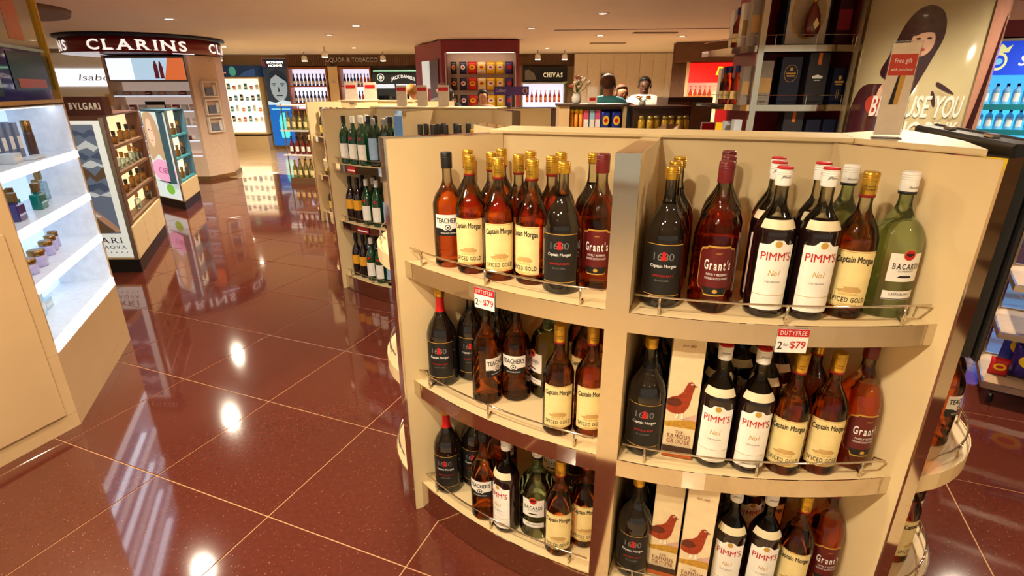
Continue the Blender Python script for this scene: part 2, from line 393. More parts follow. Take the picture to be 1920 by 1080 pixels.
G_SD = {(z, s): g_side_shelf(z, s, z == ZS[2]) for z in ZS for s in (-1, 1)}
def gondola(ox, oy, label, screen=False):
    """ox,oy = front end of the middle divider facing the viewer"""
    ax = (math.sin(TH), math.cos(TH)); t = thing('bottle_gondola', label, 'display gondola', (ox + DC * ax[0], oy + DC * ax[1], 0), -TH)
    pbox('core', t, cream, -CW, CW, -CH, CH, 0, ZT - .001)
    part('top_panel', t, cream, lambda bm: bx(bm, -CW - .012, CW + .012, -CH - .012, CH + .012, ZT, ZT + .012, .002))
    for q in (0, 2):
        rz = q * PI / 2
        dv = pbox('divider', t, cream, -PW + .001, PW - .001, -DC + .005, -CH, 0, ZT - .002); dv.rotation_euler.z = rz
        part('divider_post', dv, chrome, lambda bm: (bx(bm, -PW - .0015, PW + .0015, -DC, -DC + .006, 0, ZT + .001), bx(bm, -PW - .0015, PW + .0015, -DC + .006, -DC + .05, ZT - .03, ZT + .001), bx(bm, -PW, PW, -DC + .05, -CH, ZT - .0018, ZT + .001)))
        for s in (-1, 1):
            c0, c1 = Vector((s * (CW - .012), -CH + .012)), Vector((s * (AW + .024), -SY - .02)); d = (c1 - c0).normalized(); n = Vector((-d.y, d.x)) * PW
            quad = lambda p, q_, k=1.: [tuple(p + n * k), tuple(q_ + n * k), tuple(q_ - n * k), tuple(p - n * k)]
            pn = part('corner_panel', t, cream, lambda bm: prism(bm, quad(c0, c1 - d * .005, .97), 0, ZT - .002), rz=rz)
            part('corner_post', pn, chrome, lambda bm: (prism(bm, quad(c1 - d * .006, c1, 1.05), 0, ZT + .001), prism(bm, quad(c0, c1 - d * .006), ZT - .0018, ZT + .001)))
            for z in ZS:
                b, f, r_ = G_SH[(z, s)]
                so = link('shelf', b, t, rz=rz); link('fascia', f, so); link('guard_rail', r_, so)
    for s in (-1, 1):
        for z in ZS[1 if screen and s > 0 else 0:]:
            b, f, r_ = G_SD[(z, s)]
            so = link('shelf', b, t); link('fascia', f, so); link('guard_rail', r_, so)
    return t
G1 = (.265, 1.239)
ax_, pe_ = (math.sin(TH), math.cos(TH)), (math.cos(TH), -math.sin(TH))
def from_corner(x, y): return (x + AW * pe_[0] - AD * ax_[0], y + AW * pe_[1] - AD * ax_[1])
G2 = from_corner(-1.387, 4.176); G3 = from_corner(-2.37, 6.58)
gondola(*G1, 'large cream and chrome gondola of spirit bottles, nearest to the viewer', True)
gondola(*G2, 'cream and chrome gondola with gin bottles, behind the nearest gondola')
gondola(*G3, 'cream and chrome gondola with wine bottles, beyond the gin bottles')
def gpos(G, a, d, z, q=0):
    x, y = a, d - DC
    for _ in range(q): x, y = -y, x
    y += DC
    return (G[0] + x * pe_[0] + y * ax_[0], G[1] + x * pe_[1] + y * ax_[1], z)

# ------------------------------------------------------------------ bottle kinds
def wrap_text(bm, s, size, z, rf, width=None, eps=.0011, th0=0., mi=0, **kw):
    t = text_bm(s, size, width, **kw)
    if not t.verts: t.free(); return
    xs = [v.co.x for v in t.verts]; x = min(xs) + .005
    while x < max(xs):
        bmesh.ops.bisect_plane(t, geom=t.verts[:] + t.edges[:] + t.faces[:], plane_co=(x, 0, 0), plane_no=(1, 0, 0)); x += .006
    def fn(c):
        r = rf(0, z); th = th0 + c.x / r; R = rf(th, z + c.y) + eps
        return (R * math.sin(th), -R * math.cos(th), z + c.y)
    merge(bm, t, fn, mi)
def wrap_poly(bm, pts, rf, eps, mi=0, n=14):
    """pts outline given as left/right half angle against z: list of (z, th0, th1) rows"""
    rows = [[bm.verts.new(((R := rf(a + (b - a) * k / n, z) + eps) * math.sin(a + (b - a) * k / n), -R * math.cos(a + (b - a) * k / n), z)) for k in range(n + 1)] for z, a, b in pts]
    for p, q in zip(rows, rows[1:]):
        for k in range(n):
            f = bm.faces.new((p[k], p[k + 1], q[k + 1], q[k])); f.material_index = mi; f.smooth = True
def rect_rows(z0, z1, h, n=2): return [(z0 + (z1 - z0) * k / n, -h, h) for k in range(n + 1)]
def disc_rows(z, x, r, R, n=8): return [(z + r * math.sin(-PI / 2 + PI * k / n), x / R - r / R * math.cos(-PI / 2 + PI * k / n) - 1e-4, x / R + r / R * math.cos(-PI / 2 + PI * k / n) + 1e-4) for k in range(n + 1)]
def smooth_prof(P, k=4):
    out = []
    n = len(P)
    for i in range(n - 1):
        p0, p1, p2, p3 = P[max(i - 1, 0)], P[i], P[i + 1], P[min(i + 2, n - 1)]
        for s in range(k):
            t = s / k
            f = lambda a, b, c, d: .5 * (2 * b + (c - a) * t + (2 * a - 5 * b + 4 * c - d) * t * t + (3 * b - a - 3 * c + d) * t ** 3)
            out.append((max(.002, f(p0[0], p1[0], p2[0], p3[0])), f(p0[1], p1[1], p2[1], p3[1])))
    return out + [P[-1]]
KINDS = {}
def kind(name, desc, r, base, neck, h, body_top, neck_z, glass, clear, fill, cap_m, cap_h, cap_r, labels, tri=0., neckr=.0145, cap_extra=None, n=24, cat='bottle', obj='spirit_bottle', belly=1.):
    """builds the shared meshes of one kind of bottle"""
    cz0 = h - cap_h
    P = smooth_prof([(r * .9, .0), (r, .008), (r, .03), (r * belly, body_top * .6), (r, body_top - .01)], 3) + smooth_prof([(r * .985, body_top), (r * .82, body_top + (neck_z - body_top) * .35), (neckr * 1.75, body_top + (neck_z - body_top) * .72), (neckr * 1.15, neck_z), (neckr, (neck_z + cz0) / 2), (neckr, cz0 + .002)], 4)
    trif = (lambda z: tri * max(0., min(1., 1 - (z - body_top * .8) / (neck_z - body_top * .8)))) if tri else None
    def rf(th, z):
        # radius at angle th from the front (-y) and height z
        R = P[-1][0]
        for (r0, z0), (r1, z1) in zip(P, P[1:]):
            if z0 <= z <= z1 and z1 > z0: R = r0 + (r1 - r0) * (z - z0) / (z1 - z0); break
        if trif:
            t = th - PI / 2; R *= 1 + trif(z) * math.cos(3 * t + PI / 2 * 3)
        return R
    parts = []
    bm = bmesh.new(); lathe(bm, P, n, trif, (lambda z: 0 if z < fill else 1)); parts.append(('glass', fin(bm, 'glass', mats=(glass, clear)), None))
    bm = bmesh.new(); lathe(bm, [(cap_r * .98, cz0), (cap_r, cz0 + .002), (cap_r, h - .003), (cap_r * .9, h)], 18)
    for k in range(3): 
        zz = h - .006 - k * .005; lathe(bm, [(cap_r + .0003, zz - .0012), (cap_r + .0006, zz), (cap_r + .0003, zz + .0012)], 18)
    parts.append(('cap', fin(bm, 'cap', mats=(cap_m,)), None))
    if cap_extra: 
        for nm, m, fn in cap_extra:
            bm = bmesh.new(); fn(bm, rf, cz0, h, cap_r); parts.append((nm, fin(bm, nm, mats=m if isinstance(m, tuple) else (m,)), 'cap'))
    for nm, m, fn, par in labels:
        bm = bmesh.new(); fn(bm, rf); parts.append((nm, fin(bm, nm, mats=m if isinstance(m, tuple) else (m,)), par))
    KINDS[name] = dict(parts=parts, r=r * (1 + tri * .9), h=h, desc=desc, cat=cat, obj=obj)
def put(kindname, loc, rz, label, group):
    K = KINDS[kindname]; t = thing(K['obj'], label, K['cat'], loc, rz, group); made = {}
    for nm, me, par in K['parts']:
        o = link(nm, me, made.get(par, t)); made.setdefault(nm, o)
    return t
amber = spirit('amber_spirit', (255, 182, 92), .68)
whisky = spirit('whisky_spirit', (250, 158, 88), .62)
clearn = spirit('clear_neck_glass', (232, 228, 214), .75)
darkg = M('dark_rum_glass', (20, 13, 11), .06, coat=.6, noise=0)
pimg = M('dark_liqueur_glass', (26, 11, 12), .06, coat=.6, noise=0)
greeng = spirit('pale_green_glass', (226, 240, 208), .6)
gin_g = M('green_gin_glass', (22, 66, 34), .07, trans=.35, coat=.5, noise=0)
lab_cream = M('cream_label', (238, 216, 150), .5); lab_white = M('white_label', (240, 234, 222), .5); lab_black = M('black_label', (22, 20, 20), .5)
lab_mar = M('maroon_label', (96, 20, 20), .45); cap_mar = M('maroon_cap', (104, 22, 26), .35); cap_white = M('white_cap', (240, 236, 228), .4); cap_black = M('black_cap', (26, 24, 24), .4)
grey_p = M('grey_print', (120, 118, 114), .5); tan_p = M('tan_print', (200, 160, 96), .5); green_p = M('green_print', (40, 84, 48), .5); dkred = M('dark_red_print', (140, 24, 26), .5)
# spiced gold rum
kind('spiced', 'amber spiced rum bottle with cream label and gold cap', .046, 0, 0, .35, .2, .262, amber, clearn, .235, gold, .052, .0175,
     [('front_label', lab_cream, lambda bm, rf: wrap_poly(bm, rect_rows(.032, .172, 1.02), rf, .0005), None),
      ('label_scene', tan_p, lambda bm, rf: (wrap_poly(bm, [(.07, -.5, .5), (.075, -.62, .62), (.084, -.3, .35)], rf, .0008)), 'front_label'),
      ('lettering', (print_k, dkred, goldp), lambda bm, rf: (wrap_text(bm, 'Captain Morgan', .0215, .15, rf, .084, bold=.022, arch=.005), wrap_text(bm, 'ORIGINAL', .0062, .065, rf, .044, mi=2), wrap_text(bm, 'SPICED GOLD', .0125, .051, rf, .078, bold=.015, serif=True), wrap_text(bm, 'CARIBBEAN RUM', .004, .039, rf, .04, mi=2)), 'front_label'),
      ('label_border', goldp, lambda bm, rf: [wrap_poly(bm, rect_rows(z, z + .0015, 1.0, 1), rf, .0009) for z in (.034, .1685)], 'front_label')],
     cap_extra=[('neck_band', (dkred,), lambda bm, rf, c, h, r: lathe(bm, [(r * .97, c - .006), (r * .99, c), (r * .97, c + .001)], 18)),
                ('cap_lettering', print_k, lambda bm, rf, c, h, r: [wrap_text(bm, s, .005, c + z, lambda th, zz: r, .02) for s, z in (('Captain', .02), ('Morgan', .013))])])
# dark jamaica rum
def dark_labels(extra=()):
    return [('front_label', lab_black, lambda bm, rf: wrap_poly(bm, rect_rows(.035, .17, .95), rf, .0005), None),
      ('label_border', goldp, lambda bm, rf: [wrap_poly(bm, rect_rows(z, z + .0018, .95, 1), rf, .0009) for z in (.035, .168)], 'front_label'),
      ('lettering', (print_w, red, grey_p), lambda bm, rf: (wrap_text(bm, '1680', .019, .138, rf, .05, mi=2), wrap_text(bm, 'Captain Morgan', .011, .113, rf, .064, bold=.012), wrap_text(bm, 'JAMAICA RUM', .0075, .088, rf, .052, bold=.01, mi=1), wrap_text(bm, 'BLACK LABEL', .0045, .076, rf, .036, mi=2)), 'front_label'),
      ('label_emblem', red, lambda bm, rf: (wrap_poly(bm, disc_rows(.146, 0, .0055, .05), rf, .0013), wrap_poly(bm, [(.128, -.1, .1), (.137, -.14, .14), (.142, -.06, .06)], rf, .0013)), 'front_label')] + list(extra)
kind('dark', 'black rum bottle with gold-edged black label and gold cap', .052, 0, 0, .352, .188, .275, darkg, clearn, .262, gold, .03, .0168, dark_labels(), neckr=.0135)
kind('darkred', 'black rum bottle with a red neck seal and gold cap', .052, 0, 0, .352, .188, .275, darkg, M('red_neck_seal', (190, 20, 24), .3, noise=.05), .272, gold, .03, .0168, dark_labels(), neckr=.0142)
# blended whisky, three-sided bottle
def shield(k=1., dz=0.): return [(.052 - dz, -.42 * k, .42 * k), (.06, -.5 * k, .5 * k), (.062, -.72 * k, .72 * k), (.075, -.86 * k, .86 * k), (.155, -.86 * k, .86 * k), (.163 + dz, -.76 * k, .76 * k), (.166 + dz, -.5 * k, .5 * k), (.171 + dz, -.45 * k, .45 * k)]
kind('triangle', 'three-sided whisky bottle with maroon shield label and maroon cap', .054, 0, 0, .368, .2, .285, whisky, clearn, .252, cap_mar, .05, .0185,
     [('front_label', goldp, lambda bm, rf: wrap_poly(bm, shield(1.06, .004), rf, .0006), None),
      ('label_field', (lab_mar, lab_black), lambda bm, rf: (wrap_poly(bm, shield(), rf, .0012), wrap_poly(bm, [(.052, -.42, .42), (.06, -.5, .5), (.07, -.56, .56)], rf, .0016, 1)), 'front_label'),
      ('lettering', (print_w, goldp), lambda bm, rf: (wrap_text(bm, "Grant's", .026, .128, rf, .066, eps=.0022, bold=.02, serif=True), wrap_text(bm, 'FAMILY RESERVE', .006, .104, rf, .05, eps=.0022), wrap_text(bm, 'BLENDED SCOTCH WHISKY', .0055, .094, rf, .056, eps=.0022), wrap_text(bm, '1887', .004, .157, rf, .014, mi=1, eps=.0022)), 'front_label'),
      ('label_emblem', goldp, lambda bm, rf: wrap_poly(bm, disc_rows(.061, 0, .005, .05), rf, .0024), 'front_label')], tri=.09, n=36, neckr=.0155)
# fruit cup liqueur
kind('fruitcup', 'dark liqueur bottle with white label, cream collar and white cap', .0455, 0, 0, .36, .215, .275, pimg, clearn, .236, cap_white, .042, .0178,
     [('front_label', lab_white, lambda bm, rf: wrap_poly(bm, [(.022, -.95, .95), (.185, -.95, .95), (.188, -.4, .4), (.197, -.22, .22)], rf, .0005, n=16), None),
      ('lettering', (red, goldp, grey_p), lambda bm, rf: (wrap_text(bm, "PIMM'S", .0215, .158, rf, .07, bold=.006), wrap_text(bm, 'No1', .014, .117, rf, .026, mi=1, shear=.2), wrap_text(bm, 'THE ORIGINAL', .0042, .095, rf, .036, mi=2), wrap_text(bm, 'LONDON SPIRIT', .005, .034, rf, .046, mi=2)), 'front_label'),
      ('label_border', goldp, lambda bm, rf: (wrap_poly(bm, rect_rows(.06, .0612, .93, 1), rf, .0009), wrap_poly(bm, disc_rows(.188, 0, .008, .046), rf, .0011)), 'front_label'),
      ('neck_label', M('cream_collar', (226, 210, 172), .5), lambda bm, rf: wrap_poly(bm, rect_rows(.222, .243, 1.1, 8), rf, .0011, n=22), None)],
     cap_extra=[('cap_top', red, lambda bm, rf, c, h, r: lathe(bm, [(r + .0004, h - .004), (r * .95, h + .0008), (r * .3, h + .001)], 18)),
                ('signature', print_k, lambda bm, rf, c, h, r: wrap_text(bm, 'JPimm', .008, c + .02, lambda th, z: r, .022, shear=.4))])
# white rum
kind('whiterum', 'pale green white-rum bottle with white label and white cap', .058, 0, 0, .347, .192, .268, greeng, greeng, .3, cap_white, .05, .0185,
     [('front_label', lab_white, lambda bm, rf: wrap_poly(bm, rect_rows(.096, .165, .66), rf, .0005), None),
      ('lettering', (print_k, grey_p), lambda bm, rf: (wrap_text(bm, 'BACARDI', .014, .134, rf, .062, bold=.016, serif=True), wrap_text(bm, 'SUPERIOR', .0045, .122, rf, .036, mi=1)), 'front_label'),
      ('label_emblem', (red, print_k, goldp), lambda bm, rf: (wrap_poly(bm, disc_rows(.162, 0, .0135, .058), rf, .0008, 2), wrap_poly(bm, disc_rows(.162, 0, .0122, .058), rf, .0012, 0), wrap_poly(bm, [(.158, -.03, .03), (.162, -.14, .14), (.166, -.16, .16)], rf, .0016, 1), wrap_poly(bm, [(.106, -.3, .3), (.111, -.2, .2)], rf, .001, 1)), 'front_label'),
      ('lower_label', (lab_white, print_k), lambda bm, rf: (wrap_poly(bm, rect_rows(.05, .072, .66), rf, .0005), wrap_poly(bm, rect_rows(.051, .053, .64, 1), rf, .0009, 1), wrap_text(bm, 'CARTA BLANCA', .006, .064, rf, .05, mi=1)), None)],
     cap_extra=[('cap_band', cap_black, lambda bm, rf, c, h, r: lathe(bm, [(r + .0002, c - .001), (r + .0006, c + .003), (r + .0002, c + .006)], 18)),
                ('signature', print_k, lambda bm, rf, c, h, r: wrap_text(bm, 'Facundo', .005, c + .016, lambda th, z: r, .022, shear=.4))])
# highland blend with white and black label
kind('blend', 'amber whisky bottle with white and black label and black cap', .0485, 0, 0, .352, .2, .262, amber, clearn, .24, cap_black, .048, .0172,
     [('front_label', (lab_white, lab_black), lambda bm, rf: (wrap_poly(bm, [(.128, -.85, .85), (.17, -.85, .85)], rf, .0006), wrap_poly(bm, [(.104, -.8, .8), (.118, -.85, .85), (.128, -.85, .85)], rf, .0006, 1), wrap_poly(bm, [(.122, -.2, .2), (.128, -.5, .5)], rf, .0009)), None),
      ('lettering', (print_k, print_w), lambda bm, rf: (wrap_text(bm, "TEACHER'S", .0165, .152, rf, .074, bold=.022), wrap_text(bm, 'HIGHLAND CREAM', .0045, .113, rf, .046, mi=1)), 'front_label'),
      ('label_emblem', (print_k, lab_white), lambda bm, rf: (wrap_poly(bm, disc_rows(.131, 0, .009, .048), rf, .0012), wrap_poly(bm, disc_rows(.131, 0, .0065, .048), rf, .0015, 1), wrap_poly(bm, disc_rows(.131, 0, .003, .048), rf, .0018, 0)), 'front_label')], belly=1.0)
# grouse carton
def carton():
    w, h = .041, .384
    sky = M('carton_cream', (232, 208, 164), .4); P = []
    bm = bmesh.new(); bx(bm, -w, w, -w, w, 0, h, .0012); P.append(('carton', fin(bm, 'carton', mats=(sky,)), None))
    bird_r = M('bird_rust', (156, 52, 18), .5, noise=.25, scale=200); bird_d = M('bird_brown', (94, 34, 14), .5, noise=.3, scale=200); grass = M('carton_grass', (190, 140, 44), .5, noise=.3, scale=120); brn = M('carton_band', (58, 34, 22), .5); hill = M('carton_hill', (206, 166, 150), .5)
    body = [(-.041, .155), (-.03, .146), (-.01, .142), (.006, .15), (.016, .168), (.02, .19), (.0225, .212), (.026, .228), (.025, .24), (.017, .247), (.009, .243), (.004, .23), (-.002, .212), (-.014, .2), (-.028, .195), (-.041, .185)]
    polys = [(3, [(-.0405, .1), (.0405, .1), (.0405, .128), (.01, .125), (-.0405, .115)]), (4, [(.0405, .126), (.0405, .15), (.02, .138), (.0, .127)]), (0, body), (1, [(-.041, .17), (-.02, .165), (.0, .175), (-.008, .19), (-.028, .193), (-.041, .185)]),
             (2, [(.025, .238), (.034, .235), (.025, .232)]), (5, ell(.018, .24, .0032, .0026, 10)), (2, ell(.018, .24, .0016, .0014, 8)), (5, [(-.012, .145), (-.016, .13), (-.01, .13), (-.007, .144)]), (5, [(.0, .146), (.0, .131), (.007, .131), (.004, .147)]), (2, rc(-.0405, .0405, .004, .04)), (6, rc(-.0405, .0405, .004, .02))]
    P.append(('bird_print', poly_me(polys, (bird_r, bird_d, brn, grass, hill, lab_white, M('carton_foot', (176, 84, 34), .5)), -w - .0005), 'carton'))
    tm_ = bmesh.new()
    for s, z, sz, wd in (('THE', .088, .008, .02), ('FAMOUS', .0735, .0135, .062), ('GROUSE', .057, .0135, .062), ('Estd 1800', .352, .007, .034)):
        merge(tm_, text_bm(s, sz, wd, serif=s.isupper(), bold=.008, shear=0 if s.isupper() else .35), lambda c: (c.x, -w - .0052, z + c.y))
    P.append(('lettering', fin(tm_, 'lettering', mats=(M('carton_letters', (110, 24, 22), .5),)), 'carton'))
    pan = [(p[0], p[1]) for p in []]
    KINDS['carton'] = dict(parts=P, r=.043, h=h, desc='tall whisky carton with a red grouse on cream', cat='carton', obj='whisky_carton')
carton()
SHN = {0: 'top', 1: 'middle', 2: 'bottom'}
def inside(a, d, r, sgn):
    if sgn * a < PW + r + .004 or d > DW - r - .004: return False
    A = sgn * a
    return ((AW - A) * .2616 - (d - AD) * .273) / .378 > r + .004
def stock(G, gname, sgn, lev, front, q=0, fill=.8, maxback=3, extra=None):
    """front: (kind, a, d, rot); the rows behind are filled with the same kinds"""
    z = ZS[lev] + .0006; placed = []
    for k, a, d, rot in front:
        r = KINDS[k]['r']; lo = arc(abs(a)) + .02 + r
        d = max(d, lo); A = abs(a)
        for _ in range(60):
            if inside(sgn * A, d, r, sgn): break
            A -= .002 * (1 if A > .3 else -1)
        for _ in range(40):                      # keep neighbours apart
            bad = [p for p in placed if math.hypot(p[1] - sgn * A, p[2] - d) < p[4] + r + .001]
            if not bad: break
            d += .004
        placed.append((k, sgn * A, d, rot, r, 0))
    for k, a, d, rot, r, row in list(placed):
        k2 = extra if extra and random.random() < .35 else k
        if k == 'carton': k2 = 'dark'
        r2 = KINDS[k2]['r']; dd = d; aa = a; cnt = 0
        while cnt < maxback:
            dd += r + r2 + .004; aa = a + random.uniform(-.006, .006); r = r2
            if dd > DW: break
            for sh in (0, -.03, .03, -.055, .055):
                A2 = aa + sh
                if inside(A2, dd, r2, sgn) and all(math.hypot(p[1] - A2, p[2] - dd) > p[4] + r2 + .001 for p in placed):
                    if random.random() < fill: placed.append((k2, A2, dd, rot + random.uniform(-20, 20), r2, 1))
                    break
            cnt += 1
    bay = 'left' if sgn < 0 else 'right'
    for row in (0, 1):
        items = sorted([p for p in placed if p[5] == row], key=lambda p: p[1]); cnt = {}
        tot = {}
        for p in items: tot[p[0]] = tot.get(p[0], 0) + 1
        for k, a, d, rot, r, _ in items:
            cnt[k] = cnt.get(k, 0) + 1
            which = '' if tot[k] == 1 else ('leftmost ' if cnt[k] == 1 else 'rightmost ' if cnt[k] == tot[k] else ORD[cnt[k] - 1] + ' from left, ')
            place = f'{SHN[lev]} shelf, {bay} bay{gname}, ' + ('front' if row == 0 else 'behind')
            put(k, gpos(G, a, d, z, q), rad(rot) - TH + q * PI / 2, f"{(which + SHORT.get(k, k)).strip()}, {place}", f'{SHORT.get(k, k)}s')
SHORT = dict(spiced='cream-labelled amber rum bottle', dark='black rum bottle', darkred='red-sealed black rum bottle', triangle='maroon shield whisky bottle', fruitcup='dark white-labelled liqueur bottle', whiterum='pale green rum bottle', blend='amber black-capped whisky bottle', carton='grouse whisky carton')
stock(G1, '', -1, 0, [('blend', -.575, .215, 22), ('spiced', -.482, .18, 10), ('spiced', -.38, .15, 24), ('spiced', -.279, .15, -12), ('dark', -.18, .115, 8), ('triangle', -.078, .1, 6)], extra='spiced', fill=.9, maxback=3)
stock(G1, '', 1, 0, [('dark', .093, .11, 4), ('triangle', .215, .125, 8), ('fruitcup', .34, .13, 12), ('fruitcup', .437, .15, 12), ('spiced', .526, .19, -2), ('whiterum', .63, .235, 22), ('whiterum', .52, .335, 12)], fill=.95)
stock(G1, '', -1, 1, [('darkred', -.64, .23, 16), ('dark', -.55, .215, 20), ('blend', -.44, .175, 70), ('blend', -.355, .13, 10), ('whiterum', -.263, .26, -40), ('spiced', -.17, .09, 16), ('spiced', -.075, .085, 18)], fill=.65, extra='dark')
stock(G1, '', 1, 1, [('dark', .086, .09, 4), ('carton', .18, .08, 4), ('fruitcup', .272, .1, 2), ('fruitcup', .364, .11, 8), ('spiced', .455, .135, -6), ('spiced', .545, .17, 4), ('triangle', .63, .225, 20)], fill=.85)
stock(G1, '', -1, 2, [('darkred', -.622, .21, 14), ('dark', -.54, .17, 14), ('blend', -.439, .13, 4), ('fruitcup', -.345, .1, -20), ('whiterum', -.243, .1, 4), ('spiced', -.15, .06, 12), ('spiced', -.063, .06, 16)], fill=.7, extra='dark')
stock(G1, '', 1, 2, [('dark', .09, .08, 4), ('carton', .18, .08, 2), ('carton', .27, .09, 0), ('fruitcup', .362, .12, 0), ('fruitcup', .455, .14, 6), ('spiced', .546, .17, -8), ('triangle', .63, .225, 12)], fill=.8)
# right-hand face of the near gondola (seen edge-on at the right)
SIDE = {1: [('blend', .875, -.12), ('spiced', .915, -.01), ('blend', .9, .1)], 2: [('spiced', .875, -.12), ('blend', .915, -.01), ('spiced', .9, .1)]}
for lev in SIDE:
    for i, (k, x, y) in enumerate(SIDE[lev]):
        put(k, (G1[0] + x * pe_[0] + (y + DC) * ax_[0], G1[1] + x * pe_[1] + (y + DC) * ax_[1], ZS[lev] + .0006), -TH + rad(52), f'{SHORT[k]}, {ORD[i]} behind right corner post, {SHN[lev]} side shelf', 'bottles on the right side of the near gondola')
# price tags on the fascia
def price_tag(a, lev, label):
    d = arc(abs(a)) - .0025; x, y, _ = gpos(G1, a, d, 0); nrm = math.asin(a / RA)
    t = thing('price_tag', label, 'price tag', (x, y, ZS[lev] - .054), -TH + nrm)
    pbox('card', t, print_w, -.036, .036, -.0012, .0, -.012, .05)
    pbox('red_header', t, red, -.036, .036, -.0016, -.0012, .03, .05)
    link('header_lettering', flat_text('DUTYFREE', .011, print_w, 0, .04, -.0022, .062, serif=True), t)
    link('price_lettering', flat_text('$79', .022, red, .014, .008, -.0016, .036, serif=False, bold=.02), t)
    link('quantity_lettering', flat_text('2', .02, print_k, -.027, .007, -.0016, .011, bold=.01), t)
    link('small_lettering', flat_text('for', .008, print_k, -.013, .009, -.0016, .012), t)
price_tag(-.385, 0, 'red and white duty free price tag on the top shelf, left bay')
price_tag(.41, 0, 'red and white duty free price tag on the top shelf, right bay')

# ================================================================== GONDOLA 2 AND 3: gin, vodka, wine
def simple_kind(name, desc, r, h, body_top, neck_z, glass, cap_m, cap_h, cap_r, lab_m, lz0, lz1, half, text=None, tcol=None, neckr=.0135, fill=9, n=16, extra=None, obj='spirit_bottle', clear=None, la=None):
    L = [('front_label', lab_m, lambda bm, rf: wrap_poly(bm, rect_rows(lz0, lz1, half), rf, .0006, n=10), None)]
    if text: L.append(('lettering', tcol or print_k, lambda bm, rf: wrap_text(bm, text, (lz1 - lz0) * .22, lz0 + (lz1 - lz0) * .6, rf, r * half * 1.5), 'front_label'))
    if extra: L += extra
    kind(name, desc, r, 0, 0, h, body_top, neck_z, glass, clear or glass, fill, cap_m, cap_h, cap_r, L, neckr=neckr, n=n, obj=obj)
green_v = M('green_bottle_glass', (24, 70, 40), .06, trans=.3, coat=.6, noise=0)
yellow_l = M('orange_yellow_label', (226, 158, 32), .5); blue_l = M('pale_blue_label', (150, 176, 206), .45); cap_grey = M('grey_cap', (150, 150, 150), .35, .5); olive = M('olive_wine_glass', (44, 44, 18), .07, coat=.5, noise=0)
clear_v = spirit('clear_spirit', (224, 234, 236), .7)
red_dot = [('label_seal', red, lambda bm, rf: wrap_poly(bm, disc_rows(.19, 0, .011, .043), rf, .001), None)]
simple_kind('gin', 'green gin bottle with white label and white cap', .043, .345, .205, .27, green_v, cap_white, .05, .0165, lab_white, .04, .15, .95, None, None, extra=red_dot)
simple_kind('ginblack', 'green gin bottle with white label and black cap', .043, .345, .205, .27, green_v, cap_black, .05, .0165, lab_white, .04, .15, .95, None, None)
simple_kind('vodka', 'clear vodka bottle with pale blue label', .042, .335, .21, .265, clear_v, cap_grey, .045, .0165, blue_l, .05, .2, 1.0, None)
simple_kind('orange', 'dark liqueur bottle with orange-yellow label', .041, .345, .19, .26, pimg, cap_black, .05, .0165, yellow_l, .1, .175, 1.1, None)
simple_kind('wine', 'olive wine bottle with yellow label', .038, .33, .19, .24, olive, cap_black, .055, .0155, M('pale_yellow_label', (222, 196, 96), .5), .05, .135, 1., None)
simple_kind('winered', 'dark wine bottle with white label', .038, .33, .19, .24, pimg, cap_mar, .055, .0155, lab_white, .05, .13, 1., None)
simple_kind('flask', 'dark-capped flat bottle', .036, .3, .16, .22, pimg, M('dark_grey_cap', (52, 46, 44), .4), .07, .019, lab_white, .04, .12, .9, None)
simple_kind('goldcap', 'gold-capped whisky bottle', .034, .27, .15, .2, whisky, gold, .045, .0175, lab_cream, .04, .12, .9, None)
SHORT.update(gin='white-capped green gin bottle', ginblack='black-capped green gin bottle', vodka='clear vodka bottle', orange='orange-labelled dark bottle', wine='yellow-labelled wine bottle', winered='white-labelled dark wine bottle', flask='grey-capped dark bottle', goldcap='short gold-capped bottle')
gn = ', second gondola'
stock(G2, gn, -1, 0, [('ginblack', -.60, .2, 0), ('gin', -.5, .17, 0), ('gin', -.4, .14, 0), ('vodka', -.29, .12, 0), ('vodka', -.19, .1, 0), ('vodka', -.09, .1, 0)], fill=.75, maxback=2, extra='ginblack')
stock(G2, gn, -1, 1, [('orange', -.62, .22, 0), ('orange', -.53, .19, 0), ('gin', -.42, .15, 0), ('gin', -.31, .12, 0), ('vodka', -.2, .1, 0), ('vodka', -.09, .1, 0)], fill=.75, maxback=2, extra='orange')
stock(G2, gn, -1, 2, [('orange', -.62, .22, 0), ('orange', -.53, .19, 0), ('gin', -.43, .15, 0), ('gin', -.33, .12, 0), ('vodka', -.22, .1, 0), ('vodka', -.1, .1, 0)], fill=.75, maxback=2, extra='orange')
stock(G2, gn, 1, 0, [('flask', .08, .14, 0), ('flask', .18, .14, 0), ('flask', .27, .15, 0), ('flask', .36, .17, 0), ('goldcap', .45, .19, 0), ('goldcap', .53, .22, 0), ('goldcap', .6, .24, 0)], fill=.5, maxback=2)
g3 = ', third gondola'
for lv in (0, 1, 2):
    stock(G3, g3, -1, lv, [('wine', -.6, .22, 20), ('winered', -.49, .18, 10), ('wine', -.38, .15, 0), ('winered', -.27, .13, 0)], fill=.4, maxback=1)

